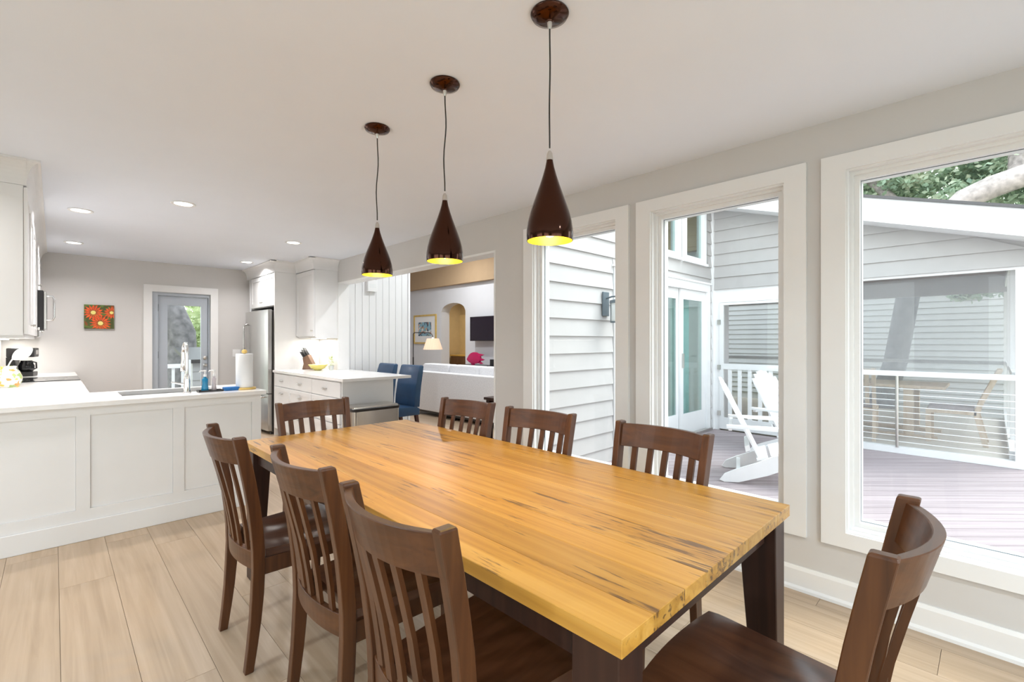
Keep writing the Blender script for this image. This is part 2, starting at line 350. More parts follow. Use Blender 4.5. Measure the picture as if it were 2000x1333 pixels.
for z_ in (.955, 1.065): MB().lathe([(.022, 0), (.028, -.008), (.020, -.02), (.016, -.05), (.02, -.055)] if z_ < 1 else [(.026, 0), (.028, -.01), (.018, -.016)], (1.653, YB + .06, z_), 16, axis=1).build('door_knob' if z_ < 1 else 'deadbolt', M['nickel'], slab, smooth=True)
for z_ in (.35, 1.12, 1.8): MB().lathe([(.007, -.05), (.007, .05)], (sx0 - .004, YB + .055, z_), 8).build('hinge', M['black'], slab)
# ---- unseen walls that close the dining room: left, rear, kitchen side
lw = MB(); lw.box(XL - .15, XL, YR, 4.35, 0, .4); lw.box(XL - .15, XL, YR, 4.35, 2.2, H)
for a, b in [(YR, -1.9), (.1, .7), (2.7, 4.35)]: lw.box(XL - .15, XL, a, b, .4, 2.2)
struct(lw.build('wall_left', M['wall']), 'grey left wall of the dining room with two windows', 'wall')
rw = MB(); rw.box(XL - .15, -1.9, YR - .15, YR, 0, H); rw.box(1.9, XO, YR - .15, YR, 0, H); rw.box(-1.9, 1.9, YR - .15, YR, 2.15, H); rw.box(-1.9, 1.9, YR - .15, YR, 0, .1)
struct(rw.build('wall_rear', M['wall']), 'grey rear wall of the dining room with wide glass door', 'wall')
kw = MB(); kw.box(XL - .15, -.45, 4.25, 4.35, 0, H); kw.box(-.6, -.45, 4.35, YB, 0, H)
struct(kw.build('wall_kitchen_left', M['wall']), 'grey kitchen wall behind the stove and upper cabinets', 'wall')
i_ = 4
for (x0, x1, y0, y1, z0, z1, ax) in [(XL - .1, XL - .05, -1.9, .1, .4, 2.2, 0), (XL - .1, XL - .05, .7, 2.7, .4, 2.2, 0), (-1.9, 1.9, YR - .1, YR - .05, .1, 2.15, 1)]:  # windows out of view, added as daylight sources for the room
    c = MB(); q = .06
    if ax == 0:
        c.box(x0, x1, y0, y0 + q, z0, z1); c.box(x0, x1, y1 - q, y1, z0, z1); c.box(x0, x1, y0 + q, y1 - q, z0, z0 + q); c.box(x0, x1, y0 + q, y1 - q, z1 - q, z1)
        pn = B((x0 + x1) / 2 - .002, (x0 + x1) / 2 + .002, y0 + q, y1 - q, z0 + q, z1 - q)
    else:
        c.box(x0, x0 + q, y0, y1, z0, z1); c.box(x1 - q, x1, y0, y1, z0, z1); c.box(x0 + q, x1 - q, y0, y1, z0, z0 + q); c.box(x0 + q, x1 - q, y0, y1, z1 - q, z1); c.box(-.04, .04, y0, y1, z0 + q, z1 - q)
        pn = B(x0 + q, x1 - q, (y0 + y1) / 2 - .002, (y0 + y1) / 2 + .002, z0 + q, z1 - q)
    r = struct(c.build('window_%d' % i_, M['white']), ['white window in the left wall nearer the rear corner', 'white window in the left wall nearer the kitchen', 'wide white glass door unit in the rear wall'][i_ - 4], 'window'); pn.build('pane', M['pane'], r); i_ += 1
# ---- recessed ceiling lights
CANS = [((.164, 5.487), 'recessed ceiling light nearest the upper cabinets, left of two in front'), ((.759, 4.633), 'recessed ceiling light over the sink peninsula'),
        ((.163, 7.336), 'recessed ceiling light near back wall above the stove'), ((1.959, 5.583), 'recessed ceiling light over the drawer counter'),
        ((1.966, 7.42), 'recessed ceiling light in front of the fridge'), ((-1.7, 1.9), 'recessed ceiling light left of the dining table beside the viewer'),
        ((-.9, -1.2), 'recessed ceiling light at the rear left of dining room'), ((1.3, -1.2), 'recessed ceiling light at the rear right of dining room'), ((-.9, 3.85), 'recessed ceiling light left of the dining table near peninsula')]  # the four dining room lights are out of view, added to brighten it
for (x, y), lb in CANS:
    r = thing('ceiling_light', lb, 'ceiling light', (x, y, H), 0, 'recessed ceiling lights')
    MB().lathe([(.062, 0), (.085, 0), (.087, -.004), (.082, -.008), (.066, -.006), (.062, -.002)], (0, 0, 0), 28, cap=False).build('trim_ring', M['white'], r, smooth=True)
    MB().lathe([(.064, 0), (.064, -.003)], (0, 0, 0), 28).build('lens', M['lens'], r)
    arealight('lamp', (0, 0, -.012), .12, CAN if y > 3.5 else CAN * 2.7, r, col=(1, .975, .965) if y > 3.5 else (.80, .92, 1), spread=150)

# ================================================================== DINING TABLE
TX0, TX1, TY0, TY1, TZ = .76, 1.80, .485, 2.93, .76
tb = thing('dining_table', 'long honey coloured plank dining table with dark tapered legs', 'table', ((TX0 + TX1) / 2, (TY0 + TY1) / 2, 0))
n = 8; wv = [.12, .14, .11, .15, .13, .12, .14, .13]; tw = sum(wv); x = TX0 - (TX0 + TX1) / 2; hl = (TY1 - TY0) / 2
for i in range(n):
    w_ = wv[i] / tw * (TX1 - TX0)
    o = B(-w_ / 2 + .0003, w_ / 2 - .0003, -hl, hl, -.038, 0).build('plank', M['tablew'], tb, bevel=.0012, seg=1); o.location = (x + w_ / 2, 0, TZ); x += w_
hw = (TX1 - TX0) / 2
for sx_ in (-1, 1):
    for sy in (-1, 1):
        def ring(z, a, b):   # outer corner fixed, tapers on the inside
            ox, oy = sx_ * (hw - .012), sy * (hl - .014)
            return [(ox, oy, z), (ox - sx_ * a, oy, z), (ox - sx_ * a, oy - sy * b, z), (ox, oy - sy * b, z)]
        MB().loft([ring(0, .062, .075), ring(.62, .09, .115), ring(.722, .09, .115)]).build('leg', M['darkw'], tb, bevel=.003, seg=1)
for sx_ in (-1, 1): B(sx_ * (hw - .05) - .011, sx_ * (hw - .05) + .011, -hl + .129, hl - .129, .645, .722).build('side_apron', M['darkw'], tb)
for sy in (-1, 1): B(-hw + .102, hw - .102, sy * (hl - .06) - .011, sy * (hl - .06) + .011, .645, .722).build('end_apron', M['darkw'], tb)

# ================================================================== DINING CHAIRS (front is +x, origin under the back posts)
ZT = .945
def px(z):
    P = [(0, -.036), (.12, -.020), (.25, -.006), (.40, .000), (.50, -.002), (.65, -.018), (.80, -.044), (ZT, -.075)]
    for (a, u), (b, v) in zip(P, P[1:]):
        if z <= b: return u + (v - u) * (z - a) / (b - a)
    return P[-1][1]
def hwid(z): return .195 + .020 * max(0, z - .4) / .55      # half spacing of the posts
def bow(y, z): 
    h = hwid(z); b = .030 + .034 * max(0, z - .42) / .5
    return -b * (1 - (y / h) ** 2)
def make_chair(label):
    r = thing('dining_chair', label, 'chair', group='slat back dining chairs')
    for s_ in (-1, 1):
        secs = []
        for z in (0, .1, .2, .3, .4, .48, .56, .66, .76, .86, ZT - .004, ZT):
            y = s_ * hwid(z); x = px(z); d = .0225 if z > .3 else .016 + .0065 * z / .3; e = .0155 if z < ZT else .012
            if z == ZT: d -= .003
            secs.append([(x - d, y - e, z), (x + d, y - e, z), (x + d, y + e, z), (x - d, y + e, z)])
        MB().loft(secs).build('back_post', M['chair'], r, bevel=.0025, seg=1)
    def rail(z0, z1, th, nm, m_=None):
        secs = []
        for i in range(15):
            q = -1 + 2 * i / 14; ring = []
            for z, dx in ((z0, -th / 2), (z0, th / 2), (z1, th / 2), (z1, -th / 2)):
                y = q * (hwid(z) - .013); ring.append((px(z) + bow(y, z) + dx, y, z))
            secs.append(ring)
        return MB().loft(secs).build(nm, M['chairr'], r, bevel=.002, seg=1)
    rail(.832, ZT - .012, .022, 'crest_rail'); rail(.395, .47, .022, 'lower_back_rail')
    for i in range(5):
        q = (-2 + i) / 3.0 * 1.0; secs = []
        for z in (.455, .55, .65, .75, .84):
            y = q * hwid(z); h = .0135; x = px(z) + bow(y, z)
            secs.append([(x - .006, y - h, z), (x + .006, y - h, z), (x + .006, y + h, z), (x - .006, y + h, z)])
        MB().loft(secs).build('slat', M['chair'], r)
    # scooped seat
    g = MB(); nu, nv = 12, 12; top = []; bot = []
    for i in range(nu + 1):
        u = i / nu
        for j in range(nv + 1):
            v = -1 + 2 * j / nv; hw_ = .185 + .05 * u
            xb = .03 + .012 * (1 - v * v) * 0; xf = .435 - .02 * v * v
            x = xb + (xf - xb) * u; y = v * hw_
            dip = .016 * math.exp(-((u - .42) / .28) ** 2) * (math.exp(-((v - .42) / .33) ** 2) + math.exp(-((v + .42) / .33) ** 2))
            ed = .006 * max(0, u - .9) / .1
            top.append((x, y, .468 - dip - ed)); bot.append((x, y, .436))
    W = nv + 1; nn = len(top); fs = []
    for i in range(nu):
        for j in range(nv):
            a = i * W + j; fs.append((a, a + W, a + W + 1, a + 1)); fs.append((nn + a, nn + a + 1, nn + a + W + 1, nn + a + W))
    per = [j for j in range(W)] + [i * W + nv for i in range(1, nu + 1)] + [nu * W + j for j in range(nv - 1, -1, -1)] + [i * W for i in range(nu - 1, 0, -1)]
    fs += [(per[i], per[(i + 1) % len(per)], nn + per[(i + 1) % len(per)], nn + per[i]) for i in range(len(per))]
    g.add(top + bot, fs).build('seat', M['seat'], r, smooth=True)
    for s_ in (-1, 1):
        y = s_ * .195; MB().loft([[(x0, y0, z) for x0, y0 in ((.385 - d, y - d), (.385 + d, y - d), (.385 + d, y + d), (.385 - d, y + d))] for z, d in ((0, .014), (.36, .02), (.436, .02))]).build('front_leg', M['chair'], r)
        MB().loft([[(x0, s_ * yy - .009, z) if k_ in (0, 3) else (x0, s_ * yy + .009, z) for k_, z in ((0, .37), (1, .37), (2, .436), (3, .436))] for x0, yy in ((.02, .188), (.37, .197))]).build('side_apron', M['chair'], r)
    B(.376, .394, -.176, .176, .37, .436).build('front_apron', M['chair'], r)
    return r
ch0 = make_chair('dining chair nearest the viewer, back to viewer on the left of the table')
CH = [(.5625 + .075, .9865, 0, None),
      (.5785 + .075, 1.595, 0, 'dining chair in the middle of the left side, between two others'),
      (.515 + .075, 2.266, 0, 'dining chair at far left of table, nearest the kitchen peninsula'),
      (1.888 - .075, 2.335, 180 + 5, 'window side dining chair farthest away, in front of the sofa'),
      (1.895 - .075, 1.722, 180 + 5, 'middle dining chair of the window side, in front of pale siding'),
      (1.905 - .075, 1.02, 180 - 4, 'window side dining chair nearest the camera, in front of sliding door'),
      (1.19, 3.03 - .078, -90 + 3, 'dining chair at the far head of table, in front of steel bin'),
      (1.262, .137 + .075, 90 + 1, 'dining chair at near head of table, seen from the side at right')]
for i, (x, y, a, lb) in enumerate(CH):
    o = ch0 if i == 0 else copy_tree(ch0)
    o.location = (x, y, 0); o.rotation_euler = (0, 0, R(a))
    if lb: o['label'] = lb

# ================================================================== PENDANT LAMPS
def pendant(x, y, zb, ztop, wob, label):
    r = thing('pendant_lamp', label, 'pendant lamp', (x, y, H), 0, 'pendant lamps over the table')
    MB().lathe([(.064, 0), (.066, -.006), (.060, -.016), (.04, -.024), (.014, -.030), (.012, -.034)], (0, 0, 0), 32).build('ceiling_canopy', M['bronze'], r, smooth=True)
    MB().lathe([(.010, -.030), (.007, -.05), (.0045, -.056)], (0, 0, 0), 12).build('canopy_grip', M['nickel'], r, smooth=True)
    zb -= H; zt = ztop - H; pts = []
    for i in range(13):
        q = i / 12; e = math.sin(q * math.pi); pts.append((wob * e * math.sin(q * 7), wob * .6 * e * math.cos(q * 6 + 1), -.05 + (zt + .01 + .05) * q))
    MB().tube(pts, .0028, 6).build('cord', M['cord'], r, smooth=True)
    hgt = zt - zb
    prof = [(.0105, 1.0), (.012, .97), (.016, .90), (.024, .80), (.034, .69), (.046, .57), (.058, .45), (.068, .34), (.0755, .23), (.0795, .13), (.0800, .06), (.0785, 0)]
    out = [(a, zb + b * (hgt - .03)) for a, b in prof]
    ins = [(a - .0022, z_) for a, z_ in out[::-1]]
    MB().lathe(out, (0, 0, 0), 40, cap=False).build('shade', M['bronze'], r, smooth=True)
    MB().lathe(ins[:-1] + [(.004, ins[-2][1] + .004)], (0, 0, 0), 40, cap=False).build('shade_lining', M['gold'], r, smooth=True)
    MB().lathe([(.0125, zt - .032), (.0115, zt - .026), (.0095, zt - .010), (.0045, zt)], (0, 0, 0), 14).build('collar', M['nickel'], r, smooth=True)
    MB().lathe([(.006, zb + .115), (.013, zb + .105), (.024, zb + .075), (.029, zb + .05), (.025, zb + .028), (.012, zb + .016), (.002, zb + .013)], (0, 0, 0), 20).build('bulb', M['bulb'], r, smooth=True)
    d = bpy.data.lights.new('lamp', 'SPOT'); d.energy = 12; d.color = (1, .68, .20); d.shadow_soft_size = .03; d.spot_size = R(130); d.spot_blend = .6
    o = bpy.data.objects.new('lamp', d); COL.objects.link(o); o.parent = r; o.location = (0, 0, zb + .006)
pendant(1.217, 1.062, 1.663, 1.972, .0015, 'dark bronze pendant lamp hanging nearest, in front of the windows')
pendant(1.222, 1.672, 1.668, 1.965, .006, 'middle dark bronze pendant lamp of the row over the table')
pendant(1.222, 2.271, 1.668, 1.948, .006, 'farthest dark bronze pendant lamp, in front of white panelling')

# ================================================================== KITCHEN
ZC = .915
# peninsula cabinet
pn = thing('peninsula_cabinet', 'white panelled peninsula cabinet facing the dining table', 'cabinet', (.4, 4.2, 0))
def lb_(x0, x1, y0, y1, z0, z1, nm, m_, pr, org, bev=0):
    return B(x0 - org[0], x1 - org[0], y0 - org[1], y1 - org[1], z0 - org[2], z1 - org[2]).build(nm, m_, pr, bevel=bev, seg=1)
og = (.4, 4.2, 0)
bd = MB()
for q in [(-.45, 1.218, 4.214, 4.224, 0, .884), (-.45, 1.218, 4.88, 4.90, .1, .884), (1.20, 1.218, 4.224, 4.88, 0, .884), (-.45, -.43, 4.224, 4.88, 0, .884), (-.43, 1.2, 4.224, 4.88, .08, .1)]:
    bd.box(q[0] - .4, q[1] - .4, q[2] - 4.2, q[3] - 4.2, q[4], q[5])
bd.build('body', M['cab'], pn)
for a, b in [(-.449, -.40), (.103, .173), (.626, .694), (1.15, 1.218)]: lb_(a, b, 4.2, 4.214, .206, .826, 'stile', M['cab'], pn, og)
lb_(-.449, 1.218, 4.2, 4.214, .826, .884, 'top_rail', M['cab'], pn, og); lb_(-.449, 1.218, 4.2, 4.214, .131, .206, 'bottom_rail', M['cab'], pn, og)
for a, b in [(-.40, .103), (.173, .626), (.694, 1.15)]: lb_(a + .001, b - .001, 4.210, 4.2138, .207, .825, 'panel', M['cab'], pn, og)
lb_(-.449, 1.226, 4.186, 4.2, 0, .131, 'baseboard', M['cab'], pn, og, .003)
# continuous worktop, L shaped, with sink cut-out and gap for the range
SKX0, SKX1, SKY0, SKY1 = .36, .98, 4.48, 4.86
wt = MB(); z0, z1 = .885, ZC
for q in [(-.45, 1.25, 4.17, SKY0), (-.45, SKX0, SKY0, SKY1), (SKX1, 1.25, SKY0, SKY1), (-.45, 1.25, SKY1, 4.95), (-.45, .20, 4.95, 6.60)]: wt.box(q[0], q[1], q[2], q[3], z0, z1)
tag(wt.build('worktop', M['quartz']), 'white quartz worktop on the sink peninsula and along left wall', 'worktop')
tag(B(-.45, .20, 7.36, YB, z0, z1).build('worktop', M['quartz'], bevel=.002, seg=1), 'short white quartz worktop between the stove and back wall', 'worktop')
# base units on the left wall
for (y0, y1, lb) in [(4.955, 6.595, 'white base cabinet between peninsula and stove'), (7.365, YB - .005, 'white base cabinet between stove and back wall')]:
    r = thing('base_cabinet', lb, 'cabinet', (-.12, y0, 0)); og = (-.12, y0, 0)
    lb_(-.449, .15, y0, y1, .1, .884, 'body', M['cab'], r, og); lb_(-.449, .09, y0, y1, 0, .1, 'toe_kick', M['cab'], r, og)
    nn_ = 3 if y1 - y0 > 1 else 2; w_ = (y1 - y0) / nn_
    for k in range(nn_):
        d = lb_(.15, .168, y0 + k * w_ + .004, y0 + (k + 1) * w_ - .004, .11, .70, 'door', M['cab'], r, og, .002)
        MB().lathe([(.006, 0), (.005, .012), (.013, .02), (.012, .026)], (.168 + .12, k * w_ + .06, .64), 10, axis=0).build('knob', M['nickel'], d)
        d = lb_(.15, .168, y0 + k * w_ + .004, y0 + (k + 1) * w_ - .004, .705, .87, 'drawer', M['cab'], r, og, .002)
        MB().lathe([(.006, 0), (.005, .012), (.013, .02), (.012, .026)], (.168 + .12, k * w_ + w_ / 2, .79), 10, axis=0).build('knob', M['nickel'], d)
# sink
sk = MB(); a0, a1, b0, b1 = SKX0 - .012, SKX1 + .012, SKY0 - .012, SKY1 + .012; zb, zt_ = .69, .884
sk.box(a0, a1, b0, b1, zb - .004, zb); sk.box(a0, SKX0 - .002, b0, b1, zb, zt_); sk.box(SKX1 + .002, a1, b0, b1, zb, zt_); sk.box(SKX0 - .002, SKX1 + .002, b0, SKY0 - .002, zb, zt_); sk.box(SKX0 - .002, SKX1 + .002, SKY1 + .002, b1, zb, zt_)
r = thing('sink', 'undermount stainless sink in the peninsula worktop', 'sink'); sk.build('basin', M['steel'], r)
MB().lathe([(.04, zb), (.042, zb + .003), (.03, zb + .003), (.02, zb + .001)], (.67, 4.67, 0), 20).build('drain', M['chrome'], r, smooth=True)
# faucet
fx, fy = .742, 4.388
r = thing('faucet', 'tall chrome gooseneck faucet with pull-down spray head behind the sink', 'faucet', (fx, fy, ZC))
MB().lathe([(.030, 0), (.030, .006), (.024, .012), (.023, .10), (.019, .13), (.014, .15)], (0, 0, 0), 20).build('base', M['chrome'], r, smooth=True)
pts = [(0, 0, .14), (0, 0, .30)] + [(0, .07 - .07 * math.cos(a), .315 + .07 * math.sin(a)) for a in [R(q) for q in range(15, 181, 15)]]
MB().tube(pts, .0125, 12).build('spout', M['chrome'], r, smooth=True)
MB().lathe([(.0135, .315), (.0135, .25), (.017, .23), (.021, .165), (.018, .16)], (0, .14, 0), 16).build('spray_head', M['chrome'], r, smooth=True)
MB().tube([(-.02, 0, .07), (-.045, 0, .075), (-.10, .0, .09)], [.011, .009, .006], 10).build('lever', M['chrome'], r, smooth=True)
# things beside the sink
tray = MB().box(-.085, .085, -.045, .045, 0, .006); tray.box(-.085, .085, -.045, -.041, .006, .014); tray.box(-.085, .085, .041, .045, .006, .014); tray.box(-.085, -.081, -.041, .041, .006, .014); tray.box(.081, .085, -.041, .041, .006, .014)
o = tag(tray.build('tray', M['black']), 'small black tray under the soap bottles', 'tray'); o.location = (.897, 4.385, ZC)
def bottle(x, y, body, h, rr_, lab, pump=True):
    r = thing('soap_bottle', lab, 'bottle', (x, y, ZC + .006))
    MB().lathe([(rr_ * .9, 0), (rr_, .006), (rr_ * .92, h * .3), (rr_ * .72, h * .55), (rr_ * .85, h * .9), (rr_ * .5, h), (.010, h + .01)], (0, 0, 0), 20).build('body', body, r, smooth=True)
    MB().lathe([(.011, h + .01), (.011, h + .026), (.004, h + .03), (.004, h + .05), (.010, h + .052), (.010, h + .062)], (0, 0, 0), 14).build('pump', M['white'], r, smooth=True)
    MB().tube([(0, 0, h + .057), (-.03, .01, h + .055), (-.036, .012, h + .046)], .004, 8).build('nozzle', M['white'], r)
bottle(.862, 4.387, M['bluesoap'], .105, .026, 'blue dish soap bottle with white pump beside the faucet')
bottle(.927, 4.400, M['pinksoap'], .105, .018, 'slim clear pinkish soap bottle with white pump')
o = tag(B(-.055, .055, -.038, .038, 0, .028).build('sponge', M['sponge'], bevel=.008), 'blue sponge lying by the soap bottles', 'sponge'); o.location = (1.042, 4.375, ZC)
r = thing('paper_towel_holder', 'bamboo paper towel holder at the end of the peninsula', 'towel holder', (1.148, 4.40, ZC))
MB().lathe([(.085, 0), (.088, .006), (.084, .016), (.02, .017)], (0, 0, 0), 28).build('base', M['bamboo'], r, smooth=True)
MB().lathe([(.009, .016), (.009, .30), (.018, .305), (.022, .318), (.016, .33), (.004, .334)], (0, 0, 0), 16).build('rod', M['bamboo'], r, smooth=True)
o = tag(MB().lathe([(.021, 0), (.062, 0), (.064, .004), (.064, .276), (.062, .28), (.021, .28)], (0, 0, 0), 30, cap=False).add([], []).build('paper_towel_roll', M['paper'], smooth=True), 'white paper towel roll on the bamboo holder', 'paper towel'); o.location = (1.148, 4.40, ZC + .0175)
# left upper cabinets (near, above the microwave, far)
UF = -.137
def upper(y0, y1, z0, lb, nd, xf=UF, z1=2.29, x0=-.449, knobz=None, sgn=1):
    """wall cabinet with its front at xf; sgn=+1 faces +x, -1 faces -x"""
    r = thing('wall_cabinet', lb, 'cabinet', (x0, y0, z0)); og = (x0, y0, z0)
    lo, hi = (x0, xf) if sgn > 0 else (xf, x0)
    lb_(lo, hi, y0, y1, z0, z1, 'body', M['cab'], r, og)
    w_ = (y1 - y0) / nd
    for k in range(nd):
        a, b = y0 + k * w_ + .003, y0 + (k + 1) * w_ - .003; t0, t1 = (xf + .0015, xf + .012) if sgn > 0 else (xf - .012, xf - .0015)
        d = lb_(t0, t1, a, b, z0 + .012, z1 - .01, 'door', M['cab'], r, og)
        u0, u1 = (t1, t1 + .008) if sgn > 0 else (t0 - .008, t0); e = .06
        for (p0, p1, q0, q1) in [(a, a + e, z0 + .012, z1 - .01), (b - e, b, z0 + .012, z1 - .01), (a + e, b - e, z0 + .012, z0 + .012 + e), (a + e, b - e, z1 - .01 - e, z1 - .01)]:
            lb_(u0, u1, p0, p1, q0, q1, 'door_rail', M['cab'], d, og)
        ky = (b - .03 if k % 2 == 0 else a + .03) if nd > 1 else a + .03
        kx = (u1 if sgn > 0 else u0) - x0
        MB().lathe([(.006, 0), (.005, .010), (.013, .018), (.012, .025)] if sgn > 0 else [(.006, 0), (.005, -.010), (.013, -.018), (.012, -.025)], (kx, ky - y0, (knobz or z0 + .075) - z0), 12, axis=0).build('knob', M['nickel'], d, smooth=True)
    return r
u1_ = upper(4.22, 6.59, 1.355, 'white upper cabinet at far left, nearest the dining room', 4)
B(.0, .314, 0.005, 2.37, -.016, 0).build('light_rail', M['cab'], u1_)
B(.08, .12, .15, 2.2, -.004, -.0005).location if False else None
s_ = B(.12, .15, .2, 2.2, -.024, -.017).build('led_strip', M['ucl'], u1_); arealight('under_cabinet_lamp', (.13, 1.2, -.03), .04, 5, u1_, size_y=2.0, col=(1, .95, .87))
upper(6.60, 7.355, 1.83, 'white upper cabinet above the microwave', 2)
u2_ = upper(7.365, YB - .005, 1.355, 'white upper cabinet beside the back wall', 2)
B(.12, .15, .1, .85, -.012, -.001).build('led_strip', M['ucl'], u2_); arealight('under_cabinet_lamp', (.13, .48, -.02), .04, 3, u2_, size_y=.8, col=(1, .95, .87))
# crown moulding of the left cabinets: a cove profile returned on the near end
def cove(x_in, x_out, z0, z1, n=8):
    return [(x_in + (x_out - x_in) * (1 - math.cos(q * math.pi / 2 / n)), z0 + (z1 - z0) * math.sin(q * math.pi / 2 / n)) for q in range(n + 1)]
cr_ = MB(); pf = cove(UF + .014, UF + .078, 2.292, H - .012); poly = [(-.449, 2.292)] + pf + [(pf[-1][0], H), (-.449, H)]
secs = []
for k_, y in enumerate((YB, 4.22)):
    secs.append([(a, (y if k_ == 0 else 4.22 - max(0, a - UF - .014)) if i > 0 and i < len(poly) - 1 else y, z) for i, (a, z) in enumerate(poly)])
cr_.loft(secs)
pf2 = [(4.22 - (a - UF - .014), z) for a, z in pf]; cr_.prism([(4.22, 2.292)] + pf2 + [(pf2[-1][0], H), (4.22, H)], 0, -.449, UF + .014)
struct(cr_.build('trim_2', M['cab']), 'white crown moulding above the left upper cabinets', 'trim')
# microwave over the stove
r = thing('microwave', 'black over-the-range microwave with steel door and chrome handle', 'microwave', (-.449, 6.605, 1.43))
B(0, .375, 0, .74, 0, .395).build('body', M['black'], r, bevel=.004, seg=1)
d = B(.376, .398, .0, .56, .01, .385).build('door', M['steel'], r, bevel=.003, seg=1); B(.3985, .40, .06, .45, .07, .33).build('window', M['glassblk'], d)
MB().tube([(.398, .03, .10), (.44, .03, .10), (.452, .03, .13), (.452, .03, .31), (.44, .03, .34), (.398, .03, .34)], .009, 10).build('handle', M['chrome'], d, smooth=True)
B(.376, .398, .565, .74, .01, .385).build('control_panel', M['glassblk'], r)
# range
r = thing('range', 'stainless kitchen range with black glass cooktop', 'stove', (-.44, 6.606, 0))
B(0, .60, 0, .748, .06, .905).build('body', M['steel'], r); B(.03, .57, .02, .73, 0, .06).build('plinth', M['black'], r)
B(0, .64, 0, .748, .905, .921).build('cooktop', M['glassblk'], r, bevel=.003, seg=1)
for (bx, by, br) in [(.18, .2, .09), (.18, .55, .075), (.45, .2, .075), (.45, .55, .10)]: MB().lathe([(br, .9212), (br, .9216), (br - .004, .9216), (br - .004, .9212)], (bx, by, 0), 28, cap=False).build('burner_ring', M['steel'], r)
d = B(.601, .64, .02, .728, .17, .74).build('oven_door', M['steel'], r, bevel=.004, seg=1); B(.6405, .643, .12, .63, .28, .60).build('oven_window', M['glassblk'], d)
MB().tube([(.64, .06, .69), (.69, .06, .69), (.69, .69, .69), (.64, .69, .69)], .011, 10).build('handle', M['chrome'], d, smooth=True)
B(.601, .645, 0, .748, .76, .904).build('control_panel', M['steel'], r, bevel=.004, seg=1)
for k in range(5): MB().lathe([(.022, 0), (.024, .012), (.019, .035), (.012, .037)], (.645, .09 + k * .142, .835), 16, axis=0).build('knob', M['nickel'], r, smooth=True)
# coffee maker
r = thing('coffee_maker', 'black drip coffee maker in the corner under the cabinets', 'coffee maker', (-.27, 7.80, ZC), R(-10))
B(-.10, .12, -.10, .10, 0, .05).build('base', M['black'], r, bevel=.01); B(-.10, -.03, -.10, .10, .05, .22).build('water_tank', M['black'], r, bevel=.006)
B(-.10, .13, -.10, .10, .22, .325).build('brew_head', M['black'], r, bevel=.015)
c_ = MB().lathe([(.05, .052), (.066, .07), (.068, .12), (.05, .165), (.048, .18)], (.045, 0, 0), 24).build('carafe', M['glassblk'], r, smooth=True)
MB().tube([(.09, 0, .165), (.125, 0, .155), (.128, 0, .09), (.108, 0, .08)], .008, 8).build('handle', M['black'], c_, smooth=True)
B(.131, .133, -.05, .05, .25, .30).build('face_plate', M['steel'], r)
# painted pitcher with spoon
r = thing('pitcher', 'white ceramic pitcher painted with orange fruit on the worktop', 'pitcher', (-.285, 6.02, ZC))
MB().lathe([(.06, 0), (.066, .006), (.085, .05), (.088, .09), (.07, .14), (.05, .165), (.055, .185), (.051, .185), (.046, .166), (.04, .15)], (0, 0, 0), 28).build('body', M['fruit'], r, smooth=True)
MB().tube([(-.05, -.02, .165), (-.105, -.035, .16), (-.115, -.04, .10), (-.08, -.03, .05)], .009, 10).build('handle', M['white'], r, smooth=True)
r = thing('serving_spoon', 'pale flat serving spoon leaning out of the painted pitcher', 'spoon', (-.285, 6.02, ZC + .13))
MB().tube([(-.012, 0, .026), (.012, .0, .09), (.03, 0, .125)], .005, 8).build('handle', M['white'], r)
bl = []; ax = Vector((.75, .1, .62)).normalized(); sdv = ax.cross(Vector((.3, -1, .2))).normalized(); nv_ = ax.cross(sdv)
for i in range(13):
    q = i / 12; w_ = .048 * math.sin(math.pi * (q * .94 + .03)) ** .7; c0 = Vector((.026, 0, .115)) + ax * (.155 * q)
    bl.append([c0 + sdv * w_ + nv_ * .003, c0 - sdv * w_ + nv_ * .003, c0 - sdv * w_ - nv_ * .003, c0 + sdv * w_ - nv_ * .003])
MB().loft(bl).build('blade', M['frost'], r)
# flower picture on the back wall
r = thing('flower_picture', 'square canvas with orange daisies on dark green hanging by the back door', 'picture', (.433, YB - .002, 1.642))
B(-.15, .15, -.03, 0, -.158, .158).build('canvas', patches('dark_green_ground', (.06, .075, .015), [(.22, .06, .01), (.10, .16, .03)], 14, .7, .55), r)
def daisy(cx_, cz_, rad, n_, k_):
    f_ = MB()
    for i in range(n_):
        a = 2 * math.pi * i / n_ + k_; a0 = a - math.pi / n_ * .85; a1 = a + math.pi / n_ * .85
        pts_ = [(cx_ + rad * .2 * math.cos(a), cz_ + rad * .2 * math.sin(a)), (cx_ + rad * .65 * math.cos(a0), cz_ + rad * .65 * math.sin(a0)), (cx_ + rad * math.cos(a), cz_ + rad * math.sin(a)), (cx_ + rad * .65 * math.cos(a1), cz_ + rad * .65 * math.sin(a1))]
        pts_ = [(max(-.15, min(.15, u)), max(-.158, min(.158, v))) for u, v in pts_]
        f_.prism(pts_, 1, -.0315 - .0003 * k_, -.0302)
    o = f_.build('daisy_petals', mat('orange_petals', (.72, .085, .012), .6, var=.3, scale=40), r)
    MB().lathe([(rad * .24, -.0318), (rad * .2, -.0330)], (cx_, 0, cz_), 18, axis=1).build('daisy_eye', M['yellow'], o)
daisy(-.06, .055, .108, 16, 0); daisy(.012, -.085, .112, 16, .3); daisy(.125, .06, .085, 14, .15)
# switch plate
r = thing('light_switch', 'white switch plate on back wall beside the fridge', 'switch', (2.065, YB, 1.13)); B(-.055, .055, -.006, 0, -.058, .058).build('plate', M['white'], r, bevel=.002, seg=1)
for q in (-.024, .024): B(q - .009, q + .009, -.010, -.006, -.02, .02).build('rocker', M['white'], r)
